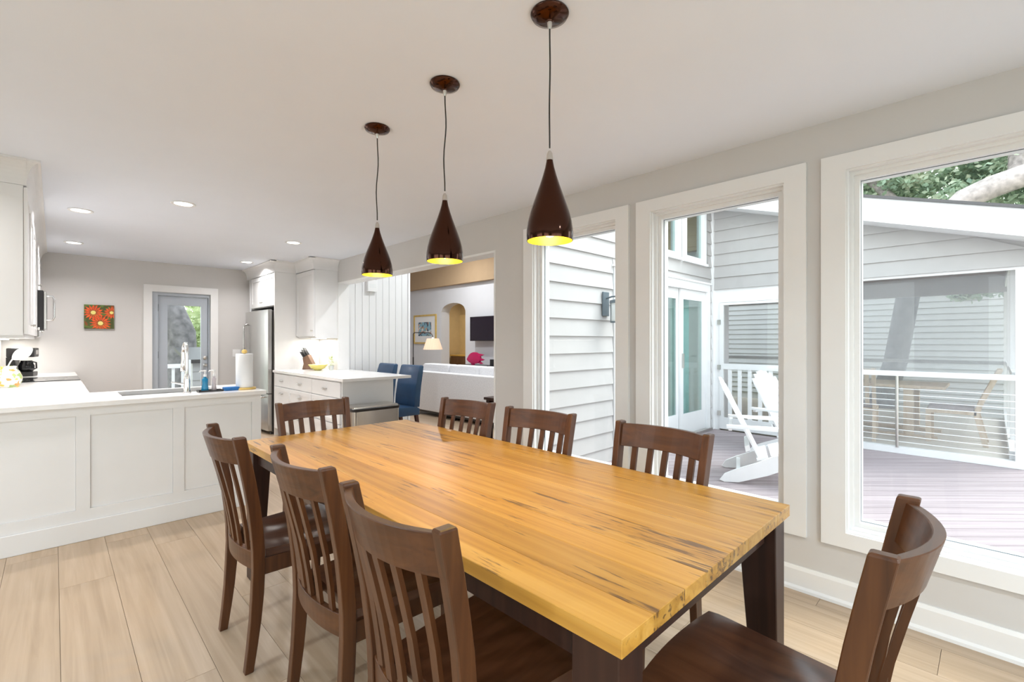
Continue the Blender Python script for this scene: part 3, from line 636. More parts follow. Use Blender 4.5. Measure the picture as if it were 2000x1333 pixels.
# fridge, its cabinet and side panel
r = thing('fridge', 'stainless steel fridge with dark side beside the tall white panel', 'fridge', (2.15, 7.10, 0))
B(.06, .68, 0, 1.08, .03, 1.75).build('body', M['fridgeside'], r, bevel=.004, seg=1)
for (a, b, c0, c1) in [(.002, 1.078, .58, 1.765), (.002, 1.078, .05, .57)]:
    secs = []
    for i in range(9):
        q = i / 8; y = a + (b - a) * q; bo = .0 - .022 * (1 - (2 * ((y) / 1.08) - 1) ** 2); secs.append([(bo, y, c0), (.052, y, c0), (.052, y, c1), (bo, y, c1)])
    MB().loft(secs).build('door', M['steel'], r, bevel=.003, seg=1)
for y in (.96,): MB().tube([(-.005, y, 1.0), (-.052, y, 1.02), (-.058, y, 1.15), (-.058, y, 1.45), (-.052, y, 1.56), (-.005, y, 1.58)], .012, 10).build('handle', M['steel'], r, smooth=True)
MB().tube([(-.005, .15, .52), (-.06, .17, .52), (-.068, .54, .52), (-.06, .91, .52), (-.005, .93, .52)], .011, 10).build('freezer_handle', M['steel'], r, smooth=True)
for y in (.06, 1.02): B(.05, .12, y - .03, y + .03, 0, .03).build('foot', M['black'], r)
upper(7.06, 8.15, 1.815, 'white cabinet above the fridge', 2, xf=2.24, x0=2.835, sgn=-1)
tag(B(2.215, 2.836, 7.025, 7.058, 0, 2.29).build('side_panel', M['cab'], bevel=.001, seg=1), 'tall white panel standing beside the fridge', 'panel')
tag(B(2.215, 2.836, 8.19, 8.22, 0, 2.29).build('side_panel', M['cab'], bevel=.001, seg=1), 'tall white panel between the fridge and back wall', 'panel')
wc = upper(6.385, 7.02, 1.372, 'white wall cabinet above the knife block', 1, xf=2.52, x0=2.836, sgn=-1, knobz=1.46)
B(-.30, 0, .0, .63, -.014, 0).build('light_rail', M['cab'], wc); B(-.15, -.12, .1, .55, -.020, -.015).build('led_strip', M['ucl'], wc); arealight('under_cabinet_lamp', (-.13, .32, -.026), .04, 4, wc, size_y=.5, col=(1, .95, .87))
def crown(name, xf, y0, y1, lb, ret):
    c = MB(); pf = cove(xf, xf - .07, 2.292, H - .012); c.prism([(2.838, 2.292)] + pf + [(pf[-1][0], H), (2.838, H)], 1, y0, y1)
    if ret:
        p2 = [(y0 - (xf - a), z) for a, z in pf]; c.prism([(y0, 2.292)] + p2 + [(p2[-1][0], H), (y0, H)], 0, xf, 2.838)
        secs = [[(xf, y0, z), (a, y0, z), (a, y0 - (xf - a), z), (xf, y0 - (xf - a), z)] for a, z in pf]; c.loft(secs)
    struct(c.build(name, M['cab']), lb, 'trim')
crown('trim_3', 2.50, 6.383, 7.02, 'white crown moulding above the wall cabinet', True)
crown('trim_4', 2.215, 7.025, YB - .002, 'white crown moulding above the fridge cabinet', True)
# drawer base and its worktop through the opening
r = thing('drawer_cabinet', 'white drawer cabinet under the counter beside the fridge', 'cabinet', (2.22, 4.84, 0)); og = (2.22, 4.84, 0)
lb_(2.22, 2.80, 4.85, 7.02, .1, .884, 'body', M['cab'], r, og); lb_(2.29, 2.79, 4.86, 7.02, 0, .1, 'toe_kick', M['cab'], r, og)
lb_(2.20, 2.806, 4.84, 4.85, 0, .884, 'end_panel', M['cab'], r, og)
ys = [4.90, 5.68, 6.42, 7.0]
for a, b in zip(ys, ys[1:]):
    for z0_, z1_ in ((.70, .868), (.42, .69), (.115, .41)):
        d = lb_(2.202, 2.22, a + .004, b - .004, z0_, z1_, 'drawer', M['cab'], r, og, .002)
        if z1_ - z0_ > .2:
            for (p0, p1, q0, q1) in [(a + .006, a + .05, z0_ + .002, z1_ - .002), (b - .05, b - .006, z0_ + .002, z1_ - .002), (a + .05, b - .05, z0_ + .002, z0_ + .05), (a + .05, b - .05, z1_ - .05, z1_ - .002)]: lb_(2.196, 2.202, p0, p1, q0, q1, 'rail', M['cab'], d, og)
        zc_ = (z0_ + z1_) / 2 if z1_ - z0_ < .2 else z1_ - .08; yc_ = (a + b) / 2 - og[1]
        MB().tube([(-.018, yc_ - .05, zc_), (-.04, yc_ - .045, zc_), (-.044, yc_, zc_ - .004), (-.04, yc_ + .045, zc_), (-.018, yc_ + .05, zc_)], [.005, .007, .008, .007, .005], 8).build('pull', M['nickel'], d, smooth=True)
ct = MB(); ct.box(2.185, 2.836, 4.80, 7.022, .885, ZC); ct.box(2.836, 3.02, 4.80, 6.36, .885, ZC)
tag(ct.build('worktop', M['quartz']), 'white quartz worktop on the drawer cabinet, reaching through the opening', 'worktop')
# knife block
r = thing('knife_block', 'dark wooden knife block with slanted knives beside the yellow bowl', 'knife block', (2.60, 6.84, ZC), R(-44))
MB().prism([(-.06, 0), (.07, 0), (.10, .05), (.02, .21), (-.055, .165), (-.04, .08)], 1, -.055, .055).build('block', M['blockw'], r, bevel=.003, seg=1)
dv = Vector((-.50, 0, .82)).normalized()
for i in range(3):
    for j in range(3):
        b0 = Vector((-.045 + .028 * j, -.034 + .034 * i, .165 + .0165 * j)); b1 = b0 + dv * (.10 + .016 * j)
        k_ = MB().tube([b0, b0 + dv * .03, b1 - dv * .01, b1], [.007, .0085, .009, .006], 8).build('knife_handle', M['black'], r, smooth=True)
# bowl, plant
o = tag(MB().lathe([(.04, 0), (.045, .004), (.09, .03), (.125, .075), (.128, .08), (.122, .078), (.085, .034), (.04, .012), (.002, .010)], (0, 0, 0), 32).build('bowl', M['yellow'], smooth=True), 'yellow glazed bowl on the counter', 'bowl'); o.location = (2.615, 6.52, ZC)
r = thing('potted_plant', 'small potted greenery at the end of the backsplash beside bowl', 'plant', (2.765, 6.44, ZC))
MB().lathe([(.028, 0), (.038, .06), (.040, .064), (.034, .062), (.03, .055)], (0, 0, 0), 18).build('pot', M['frost'], r, smooth=True)
lf = MB(); rq = random.Random(5)
for i in range(60):
    a = rq.random() * 6.28; h = .06 + rq.random() * .13; rd = .015 + rq.random() * .045; c0 = Vector((math.cos(a) * rd * .6, math.sin(a) * rd, h)); d_ = Vector((math.cos(a), math.sin(a), .6)).normalized() * .022; s2 = d_.cross(Vector((0, 0, 1))).normalized() * .008
    lf.add([c0 - d_, c0 + s2, c0 + d_, c0 - s2], [(0, 1, 2, 3)])
tag(lf.build('foliage', M['leafl'], r), None, None, kind='stuff')
# wall outlet on backsplash
r = thing('wall_outlet', 'white outlet plate on backsplash behind the bowl', 'outlet', (XW - .0005, 6.62, 1.10)); B(-.006, 0, -.036, .036, -.058, .058).build('plate', M['white'], r, bevel=.002, seg=1)
for q in (-.022, .022): B(-.008, -.006, -.016, .016, q - .014, q + .014).build('socket', M['white'], r)
# steel bin
r = thing('trash_bin', 'stainless steel step bin with black rim beside the counter end', 'bin', (2.42, 4.63, 0))
def rr_ring(hx, hy, rad, z, n=5):
    ps = []
    for (sx__, sy__, a0) in ((1, 1, 0), (-1, 1, 90), (-1, -1, 180), (1, -1, 270)):
        for i in range(n + 1):
            a = R(a0 + 90 * i / n); ps.append((sx__ * (hx - rad) + rad * math.cos(a), sy__ * (hy - rad) + rad * math.sin(a), z))
    return ps
MB().loft([rr_ring(.268, .148, .05, z) for z in (.03, .035, .60)]).build('body', M['warmsteel'], r, smooth=True)
MB().loft([rr_ring(.272, .152, .052, .60), rr_ring(.274, .154, .053, .604), rr_ring(.274, .154, .053, .626), rr_ring(.27, .15, .052, .63)]).build('rim', M['black'], r, smooth=True)
MB().loft([rr_ring(.262, .142, .048, .63), rr_ring(.26, .14, .046, .642), rr_ring(.25, .13, .04, .646)]).build('lid', M['warmsteel'], r, smooth=True)
MB().loft([rr_ring(.266, .146, .05, 0), rr_ring(.266, .146, .05, .03)]).build('base', M['black'], r); B(-.07, .07, -.19, -.14, .012, .024).build('pedal', M['black'], r)

# ================================================================== LIVING ROOM beyond the opening
YA = 2.97; XF = 7.5; LZ = 3.62
lf_ = struct(B(XO, XF + 2.2, YA, 12.6, -.12, 0).build('floor_living_room', M['oak']), 'light wood floor of the living room', 'floor')
struct(B(XO - .1, XF + 2.4, YA - .1, 12.7, LZ, LZ + .1).build('ceiling_living_room', M['ceiling']), 'high white ceiling of the living room', 'ceiling')
# white board partition at the left of the opening
bp = struct(B(XO, 3.985, 6.41, 6.47, 0, LZ).build('wall_partition', M['cab']), 'white vertical board partition seen through the opening', 'wall')
x = XO + .002; bwid = (3.965 - XO) / 9
for i in range(9):
    o = MB().box(.002, bwid - .002, -.012, 0, 0, LZ - .002).build('board', M['cab'], bp, bevel=.003, seg=1); o.location = (XO + i * bwid, 6.41, .001)
B(3.965, 4.0, 6.385, 6.48, 0, LZ - .002).build('end_trim', M['white'], bp)
r = thing('door_chime', 'white chime box on the white board partition', 'chime', (3.345, 6.398, 2.13)); B(-.075, .075, -.05, 0, -.085, .085).build('cover', M['white'], r, bevel=.006)
for q in (-.02, .0, .02): B(-.05, .05, -.052, -.05, q - .003, q + .003).build('slot', M['frost'], r)
# upper side of the living room wall next to the kitchen, end wall, far wall with arch
lv = MB(); lv.box(XO - .06, XO, YB + .14, 12.6, 0, LZ); lv.box(XO - .08, XO - .001, YA, YB + .14, H + .16, LZ)
struct(lv.build('wall_living_near', M['livwall']), 'pale wall of the living room on the kitchen side', 'wall')
struct(B(XO, XF + .3, 12.5, 12.6, 0, LZ).build('wall_living_end', M['livwall']), 'pale end wall of the living room', 'wall')
AY0, AY1, AS, AT = 9.384, 10.421, 2.10, 2.32
fw = MB(); fw.box(XF, XF + .27, YA, AY0, 0, LZ); fw.box(XF, XF + .27, AY1, 12.5, 0, LZ)
arc = [(AY0 + (AY1 - AY0) * i / 16, AS + (AT - AS) * math.sqrt(max(0, 1 - (2 * i / 16 - 1) ** 2))) for i in range(17)]
for (a, b) in zip(arc, arc[1:]): fw.prism([a, b, (b[0], LZ), (a[0], LZ)], 0, XF, XF + .27)
struct(fw.build('wall_living_far', M['livwall']), 'pale far wall of the living room with an arched doorway', 'wall')
struct(B(XF - .12, XF, YA + .12, 12.5, 2.78, LZ).build('trim_5', M['tan']), 'tan band running above the far living room wall', 'trim')
# hall beyond the arch
hl_ = MB(); hl_.box(9.3, 9.4, 8.6, 11.9, 0, 2.7); hl_.box(XF + .27, 9.4, 8.5, 8.6, 0, 2.7); hl_.box(XF + .27, 9.4, 11.9, 12.0, 0, 2.7); hl_.box(XF + .27, 9.4, 8.5, 12.0, 2.7, 2.8)
struct(hl_.build('wall_hall', mat('hall_yellow_paint', (.52, .43, .29), .8)), 'warm yellow hall beyond the arch', 'wall')
d3 = struct(B(9.27, 9.3, 11.0, 12.0, 0, 2.15).build('door_3', mat('hall_door_cream', (.68, .58, .38), .6)), 'cream hall door with a narrow window, seen through the arch', 'door')
B(9.262, 9.27, 11.02, 11.10, .0, 2.1).build('stile', M['bamboo'], d3); B(9.262, 9.27, 11.40, 11.5, .0, 2.1).build('stile', M['bamboo'], d3)
r = thing('hall_cabinet', 'brown hall cabinet seen low through the arch', 'cabinet', (9.05, 11.3, 0)); B(-.2, .2, -.5, .5, .06, .86).build('body', wood('hall_oak', (.22, .13, .06), (.30, .19, .09), (.38, .25, .13), 1), r); B(-.22, .21, -.52, .52, .86, .89).build('top', M['bamboo'], r); B(-.18, .18, -.48, .48, 0, .06).build('plinth', M['black'], r)
B(-.212, -.2, -.48, -.01, .1, .84).build('door', M['blockw'], r); B(-.212, -.2, .01, .48, .1, .84).build('door', M['blockw'], r)
r = thing('hall_window', 'narrow bright window in the hall through the arch', 'window', (9.295, 10.72, 1.55)); c = MB(); c.box(-.02, 0, -.19, -.13, -.5, .5); c.box(-.02, 0, .13, .19, -.5, .5); c.box(-.02, 0, -.13, .13, .44, .5); c.box(-.02, 0, -.13, .13, -.5, -.44); c.build('frame', M['blockw'], r); B(-.006, 0, -.13, .13, -.44, .44).build('pane', emit('daylit_pane', (.75, .85, .85), .8), r)  # pane emits its own glow in place of daylight behind it
r = thing('hall_ceiling_light', 'hall ceiling light beyond the arch', 'ceiling light', (8.5, 10.4, 2.7)); MB().lathe([(.14, 0), (.15, -.03), (.10, -.07), (.01, -.08)], (0, 0, 0), 24).build('bowl', M['lens'], r, smooth=True); arealight('lamp', (0, 0, -.1), .2, 22, r, col=(1, .82, .52))
for (x, y, lb) in [(4.2, 5.0, 'living room ceiling light above the dark end table'), (6.0, 5.2, 'living room ceiling light in front of the television'), (4.6, 8.6, 'living room ceiling light behind the board partition'), (6.2, 8.8, 'living room ceiling light in front of the arch')]:  # lamps out of view, added to light the living room
    r = thing('ceiling_light', lb, 'ceiling light', (x, y, LZ), 0, 'recessed ceiling lights'); MB().lathe([(.062, 0), (.085, 0), (.087, -.004), (.082, -.008), (.066, -.006), (.062, -.002)], (0, 0, 0), 24, cap=False).build('trim_ring', M['white'], r, smooth=True)
    MB().lathe([(.064, 0), (.064, -.003)], (0, 0, 0), 24).build('lens', M['lens'], r); arealight('lamp', (0, 0, -.012), .12, 40, r, col=(.95, .98, 1))
# blue chairs at the counter
def blue_chair(x, y, rz, lb):
    r = thing('upholstered_chair', lb, 'chair', (x, y, 0), rz, 'blue chairs at the counter')
    # front is +x ; slightly bowed upholstered back
    secs = []
    for z, x0, th, hw_ in ((.46, -.205, .085, .225), (.60, -.215, .085, .225), (.75, -.235, .082, .225), (.90, -.265, .075, .222), (.985, -.285, .066, .216), (1.0, -.287, .04, .205)):
        secs.append([(x0 - th / 2, -hw_, z), (x0 + th / 2, -hw_, z), (x0 + th / 2, hw_, z), (x0 - th / 2, hw_, z)])
    MB().loft(secs).build('backrest', M['blue'], r, bevel=.016, smooth=True)
    secs = []
    for i in range(9):
        q = -1 + 2 * i / 8; secs.append([(.235, q * .23, .36), (.24, q * .23, .455 - .012 * q * q), (.12, q * .23, .492 - .015 * q * q), (-.20, q * .23, .478 - .012 * q * q), (-.245, q * .23, .44), (-.245, q * .23, .36)])
    MB().loft(secs).build('seat', M['blue'], r, bevel=.008, smooth=True)
    for (sx__, sy__) in ((.20, .19), (.20, -.19), (-.215, .19), (-.215, -.19)):
        k_ = -.06 if sx__ < 0 else 0; MB().loft([[(sx__ + k_ * (1 - z / .36) + a, sy__ + b, z) for a, b in ((-d, -d), (d, -d), (d, d), (-d, d))] for z, d in ((0, .014), (.36, .021))]).build('leg', M['mahog'], r)
blue_chair(3.16, 5.44, R(182), 'blue leather chair at counter, its whole back in front of the sofa')
blue_chair(3.16, 6.08, R(179), 'blue leather chair mostly hidden behind the counter, by white boards')
# sofa
r = thing('sofa', 'long pale tweed sofa seen from behind in the living room', 'sofa', (4.72, 6.25, 0))
def cushion(x0, x1, y0, y1, z0, z1, nm, pr, m_, bev=.05): return B(x0, x1, y0, y1, z0, z1).build(nm, m_, pr, bevel=bev, seg=4, smooth=True)
cushion(0, .22, -1.28, 1.16, .09, .775, 'back_frame', r, M['sofa'], .02); cushion(.2, .95, -1.28, 1.16, .09, .42, 'seat_base', r, M['sofa'], .03)
cushion(.0, .95, 1.16, 1.30, .09, .62, 'arm', r, M['sofa'], .03); cushion(.0, .95, -1.42, -1.28, .09, .62, 'arm', r, M['sofa'], .03)
for a in (-1.27, -.46, .35):
    c_ = cushion(.18, .42, a + .01, a + .80, .42, .905, 'back_cushion', r, M['sofa'], .06); c_ = cushion(.24, .98, a + .01, a + .80, .42, .54, 'seat_cushion', r, M['sofa'], .04)
B(.03, .92, -1.38, 1.26, .05, .09).build('base_rail', M['black'], r)
for (a, b) in ((.06, 1.2), (.06, -1.3), (.88, 1.2), (.88, -1.3), (.06, 0), (.88, 0)): B(a - .03, a + .03, b - .03, b + .03, 0, .05).build('leg', M['black'], r)
# arched floor lamp
r = thing('floor_lamp', 'black arm floor lamp with pleated peach shade behind the sofa', 'floor lamp', (5.9, 9.29, 0))
MB().lathe([(.14, 0), (.14, .014), (.02, .022), (.012, .03)], (0, 0, 0), 28).build('base', M['black'], r, smooth=True)
MB().tube([(0, 0, .02), (0, 0, .95)], .016, 10).build('lower_pole', M['black'], r, smooth=True)
MB().tube([(0, 0, .95), (0, 0, 1.47), (0, -.02, 1.50), (0, -.08, 1.512), (0, -.66, 1.50), (0, -.74, 1.47), (0, -.78, 1.40)], .010, 10).build('arm', M['black'], r, smooth=True)
sh = MB(); secs = []
for (rd, z) in ((.125, 1.375), (.205, 1.135)):
    secs.append([(math.cos(a) * (rd + (.005 if i % 2 else 0)), -.78 + math.sin(a) * (rd + (.005 if i % 2 else 0)), z) for i, a in [(i, 2 * math.pi * i / 48) for i in range(48)]])
sh.loft(secs, cap=False).build('lamp_shade', M['shade'], r)
MB().lathe([(.012, 1.40), (.02, 1.37), (.028, 1.30), (.03, 1.27), (.02, 1.24), (.004, 1.235)], (0, -.78, 0), 16).build('bulb', emit('soft_bulb', (1, .75, .5), 5), r, smooth=True)
# framed print
r = thing('framed_print', 'framed colourful print on the far wall behind the lamp', 'picture', (XF, 11.19, 1.65)); c = MB(); a, b = .555, .41
c.box(-.03, 0, -a, -a + .045, -b, b); c.box(-.03, 0, a - .045, a, -b, b); c.box(-.03, 0, -a + .045, a - .045, b - .045, b); c.box(-.03, 0, -a + .045, a - .045, -b, -b + .045); c.build('frame', M['bamboo'], r)
B(-.012, 0, -a + .045, a - .045, -b + .045, b - .045).build('mat_board', M['white'], r); B(-.0135, -.012, -.31, .33, -.19, .20).build('print', M['art'], r)
# television
r = thing('television', 'flat black television tilted on the far wall', 'television', (XF - .16, 8.35, 1.62), R(0)); B(-.03, .02, -.64, .62, -.30, .29).build('panel', M['black'], r, bevel=.004, seg=1); B(-.0325, -.0305, -.625, .605, -.285, .275).build('screen', mat('tv_glass', (.012, .006, .014), .12, var=0), r); B(.02, .158, -.12, .12, -.12, .12).build('wall_bracket', M['black'], r)
# console table, fish, box
r = thing('console_table', 'dark console table under the television', 'table', (7.22, 8.1, 0)); B(-.22, .22, -1.0, 1.0, .71, .75).build('top', M['black'], r)
for a in (-.18, .18):
    for b in (-.95, .95): B(a - .025, a + .025, b - .025, b + .025, 0, .71).build('leg', M['black'], r)
B(-.18, .18, -.95, .95, .2, .23).build('shelf', M['black'], r)
r = thing('fish_sculpture', 'magenta flat fish sculpture standing under the television', 'sculpture', (7.15, 8.60, .75))
MB().prism([(.27, .13), (.22, .19), (.17, .245), (.10, .285), (.02, .305), (-.07, .30), (-.14, .27), (-.20, .22), (-.225, .17), (-.23, .13), (-.20, .085), (-.13, .05), (-.03, .03), (.08, .035), (.17, .06), (.23, .095)], 0, -.03, .03).build('body', M['pink'], r, bevel=.008, smooth=True)
MB().prism([(-.13, .28), (-.25, .265), (-.35, .25), (-.26, .225), (-.19, .20)], 0, -.015, .015).build('fin', M['pink'], r)
MB().prism([(-.2, .17), (-.29, .155), (-.36, .135), (-.29, .11), (-.2, .10)], 0, -.015, .015).build('tail_fin', M['pink'], r)
MB().prism([(-.15, .10), (-.24, .075), (-.31, .045), (-.24, .03), (-.14, .05)], 0, -.015, .015).build('fin', M['pink'], r)
MB().prism([(.12, .05), (.03, .04), (.0, .0), (.09, .0)], 0, -.02, .02).build('foot', M['pink'], r)
tag(B(7.12, 7.30, 7.80, 8.02, .75, .90).build('speaker_box', M['black'], bevel=.006), 'small black speaker on the console table', 'speaker')
# dark end table beside the opening
r = thing('end_table', 'dark wooden end table just past the opening', 'table', (3.86, 3.86, 0)); B(-.24, .24, -.33, .33, .63, .66).build('top', M['darkw'], r, bevel=.004, seg=1)
for a in (-.19, .19):
    for b in (-.28, .28): B(a - .028, a + .028, b - .028, b + .028, 0, .63).build('leg', M['darkw'], r)
B(-.19, .19, -.28, .28, .53, .63).build('apron', M['darkw'], r); B(-.18, .18, -.27, .27, .15, .17).build('shelf', M['darkw'], r)

# ================================================================== OUTSIDE: house walls, deck, porch
struct(B(-30, 60, -40, 50, -.75, -.6).build('ground', M['lawn']), 'leaf-strewn lawn around the house', 'ground')
struct(MB().box(XL - 6, XL - .15, YR - 6, 6, -.6, -.1).box(XL - .15, XO + 3, YR - 6, YR - .15, -.6, -.1).build('patio_paving', mat('pale_concrete', (.60, .60, .60), .9)), 'pale concrete patio around the dining room', 'patio')  # pale slab out of view, added to bounce neutral daylight upwards
EXP = .1745
def lap(parent, axis, lo, hi, z, face, sgn, mt, top=None):
    """one lap siding board: along axis from lo to hi, lower edge at z; face = plane, proud side sgn"""
    t = min(EXP + .02, (top or 99) - z)
    pr = [(0, 0), (sgn * .030, 0), (sgn * .009, t), (0, t)]
    m_ = MB()
    L_ = hi - lo; c0 = (lo + hi) / 2
    if axis == 0: m_.prism(pr, 0, -L_ / 2, L_ / 2)
    else:
        m_.prism(pr, 1, -L_ / 2, L_ / 2)
    o = m_.build('siding_board', mt, parent); o.location = (c0, face, z) if axis == 0 else (face, c0, z)
    return o
# wall A: outer wall of the living room (plane y = YA, looks towards -y)
SD0, SD1, SDZ = 4.454, 6.986, 2.148            # sliding door unit
UW = [(4.85, 6.06), (6.15, 6.865)]; UZ0, UZ1 = 2.445, 3.40
wa = MB()
for a, b, c0, c1 in [(XO, SD0 + .02, 0, SDZ), (SD1 - .02, 7.1, 0, SDZ), (XO, 7.5, SDZ, UZ0), (XO, UW[0][0], UZ0, UZ1), (UW[0][1], UW[1][0], UZ0, UZ1), (UW[1][1], 7.5, UZ0, UZ1), (XO, 7.5, UZ1, 3.8), (7.1, 7.5, 0, SDZ)]: wa.box(a, b, YA, YA + .12, c0, c1)
wA = struct(wa.build('wall_exterior_side', M['siding']), 'pale lap sided outer wall of the living room with sliding door', 'wall')
z = -.08 + .055; rows = []
while z < 3.7:
    zt2 = z + EXP
    segs = [(XO + .01, 7.06)]
    if z < SDZ - .06: segs = [(XO + .01, SD0 - .012), (SD1 + .012, 7.06)]
    elif zt2 > UZ0 + .03 and z < UZ1 + .1: segs = [(XO + .01, UW[0][0] - .1), (UW[1][1] + .06, 7.06)]
    for a, b in segs:
        if b - a > .02: lap(wA, 0, a, b, max(z, .0), YA, -1, M['siding'])
    z = zt2
lap(wA, 0, SD0 - .01, SD1 + .01, SDZ + .026, YA, -1, M['siding'], top=2.262)
B(7.05, 7.10, YA - .05, YA, 0, 3.7).build('corner_trim', M['outw'], wA)
# upper windows
for i, (a, b) in enumerate(UW):
    r = thing('clerestory_window', ['white clerestory window above sliding door, farther from the corner', 'white clerestory window above sliding door, next to the corner'][i], 'window', (a, YA, UZ0)); W_ = b - a; Hh = UZ1 - UZ0; c = MB()
    c.box(0, .085, -.03, .05, 0, Hh); c.box(W_ - .085, W_, -.03, .05, 0, Hh); c.box(.085, W_ - .085, -.03, .05, 0, .06); c.box(.085, W_ - .085, -.03, .05, Hh - .06, Hh); c.build('frame', M['outw'], r)
    B(-.02, W_ + .02, -.05, .0, -.035, 0).build('sill', M['outw'], r); B(.085, W_ - .085, .02, .026, .06, Hh - .06).build('pane', M['panedark'], r)
# sliding door
r = thing('sliding_door', 'white three panel sliding glass door onto the deck', 'door', (SD0, YA, 0)); W_ = SD1 - SD0
c = MB(); c.box(0, .10, -.035, .1, 0, SDZ); c.box(W_ - .10, W_, -.035, .1, 0, SDZ); c.box(.10, W_ - .10, -.035, .1, SDZ - .11, SDZ); c.build('frame', M['outw'], r); B(-.02, W_ + .02, -.06, .1, .0, .035).build('threshold', M['nickel'], r); B(-.03, W_ + .03, -.055, .0, SDZ, SDZ + .025).build('drip_cap', M['outw'], r)
pw_ = (W_ - .2) / 3
for k in range(3):
    x0 = .10 + k * pw_; yo = .0 if k != 1 else .03; c = MB(); q0, q1, z0_, z1_ = x0 + .002, x0 + pw_ - .002, .036, SDZ - .112; e0, e1 = .075, .115 if k == 2 else .075
    c.box(q0, q0 + e0, yo, yo + .028, z0_, z1_); c.box(q1 - e1, q1, yo, yo + .028, z0_, z1_); c.box(q0 + e0, q1 - e1, yo, yo + .028, z0_, z0_ + .28); c.box(q0 + e0, q1 - e1, yo, yo + .028, z1_ - .14, z1_)
    d = c.build('door_panel', M['outw'], r); B(q0 + e0, q1 - e1, yo + .011, yo + .017, z0_ + .28, z1_ - .14).build('pane', M['panedark'], d)
    B(q0 + .03, q0 + .045, yo - .03, yo, .95, 1.15).build('handle', M['nickel'], d)
def drape(name, x0, x1, y, z0_, z1_, lb):
    n_ = 40; a_ = []; m_ = MB()
    fr = [(x0 + (x1 - x0) * i / n_, y + .03 * math.sin(i * 1.57)) for i in range(n_ + 1)]
    poly = fr + [(u, v + .004) for u, v in fr[::-1]]
    n2 = n_ + 1; vs_ = [(u, v, z_) for z_ in (z0_, z1_) for u, v in poly]; N2 = len(poly)
    fs = [(i, (i + 1) % N2, N2 + (i + 1) % N2, N2 + i) for i in range(N2)]; m_.add(vs_, fs)
    return tag(m_.build(name, M['curtain'], smooth=True), lb, 'curtain', 'curtains inside the sliding door')
drape('curtain', 6.16, 6.62, YA + .15, .03, 2.2, 'pale green curtain behind the sliding door panel next to the corner')
drape('curtain', 5.45, 5.98, YA + .15, .03, 2.2, 'pale green curtain behind the middle sliding door panel')
# wall lantern
r = thing('wall_lantern', 'slate wall lantern with frosted shade on the siding', 'lantern', (4.275, YA - .030, 1.72))
B(-.055, .055, -.02, 0, -.13, .13).build('back_plate', M['lantern'], r, bevel=.003, seg=1)
MB().tube([(0, -.02, .06), (0, -.09, .075), (0, -.165, .075)], .009, 8).build('arm', M['lantern'], r); MB().lathe([(.008, .10), (.008, .05), (.03, .045), (.085, .03), (.088, .0)], (0, -.165, 0), 24).build('cap', M['lantern'], r, smooth=True)
MB().lathe([(.072, 0), (.072, -.19), (.0705, -.192)], (0, -.165, 0), 24).build('shade', M['frost'], r, smooth=True); MB().lathe([(.078, -.192), (.078, -.206), (.01, -.206)], (0, -.165, 0), 24).build('bottom_ring', M['lantern'], r, smooth=True)
for k in range(4):
    a = math.pi / 4 + k * math.pi / 2; MB().tube([(math.cos(a) * .077, -.165 + math.sin(a) * .077, .0), (math.cos(a) * .077, -.165 + math.sin(a) * .077, -.20)], .004, 6).build('rib', M['lantern'], r)
# deck of diagonal boards
dk = struct(B(XO, 7.1, -4.0, YA, -.12, -.03).build('deck', mat('deck_frame', (.10, .08, .07), .9)), 'weathered grey pink deck of diagonal boards', 'deck')
def clip(poly, f):
    out = []
    for i in range(len(poly)):
        a, b = poly[i], poly[(i + 1) % len(poly)]; fa, fb = f(a), f(b)
        if fa >= 0: out.append(a)
        if (fa >= 0) != (fb >= 0): t_ = fa / (fa - fb); out.append((a[0] + (b[0] - a[0]) * t_, a[1] + (b[1] - a[1]) * t_))
    return out
DU = (math.cos(R(-45)), math.sin(R(-45))); DN = (-DU[1], DU[0]); bwd = .140
rect = [(XO, -4.0), (7.1, -4.0), (7.1, YA - .002), (XO, YA - .002)]
vals = [p_[0] * DN[0] + p_[1] * DN[1] for p_ in rect]; s0 = min(vals)
while s0 < max(vals):
    a, b = s0 + .0025, s0 + bwd - .0025
    q = clip(rect, lambda p_: p_[0] * DN[0] + p_[1] * DN[1] - a); q = clip(q, lambda p_: b - (p_[0] * DN[0] + p_[1] * DN[1])) if len(q) > 2 else []
    if len(q) > 2:
        cx = sum(p_[0] for p_ in q) / len(q); cyy = sum(p_[1] for p_ in q) / len(q)
        loc = [((p_[0] - cx) * DU[0] + (p_[1] - cyy) * DU[1], (p_[0] - cx) * DN[0] + (p_[1] - cyy) * DN[1]) for p_ in q]
        o = MB().prism(loc, 2, -.03, 0).build('deck_board', M['deck'], dk); o.location = (cx, cyy, -.002); o.rotation_euler = (0, 0, R(-45))
    s0 += bwd
# wall B: gable wall over the screened porch (plane x = XB, looks towards -x)
XB = 7.1; PH = 2.088
def rake(y): return 2.741 + .304 * (y - 1.111)
wb = MB(); wb.prism([(-.25, PH), (YA, PH), (YA, rake(YA)), (-.25, rake(-.25))], 0, XB, XB + .12)
wB = struct(wb.build('wall_gable', M['siding']), 'pale lap sided gable above the screened porch', 'wall')
z = PH
while z < 3.3:
    def ye(q): return max(-.25, 1.111 + (q - 2.741 - .004) / .304)
    t_ = EXP + .02; sec = [(0, 0), (-.030, 0), (-.009, t_), (0, t_)]
    if ye(z + t_) < YA - .06:
        MB().loft([[(XB + u, ye(z + v) + .001, z + v) for u, v in sec], [(XB + u, YA - .045, z + v) for u, v in sec]]).build('siding_board', M['siding'], wB)
    elif ye(z) < YA - .06:
        h_ = (YA - .046 - 1.111) * .304 + 2.745 - z; MB().prism([(ye(z), z), (YA - .045, z), (YA - .045, z + h_)], 0, XB - .025, XB).build('siding_board', M['siding'], wB)
    z += EXP
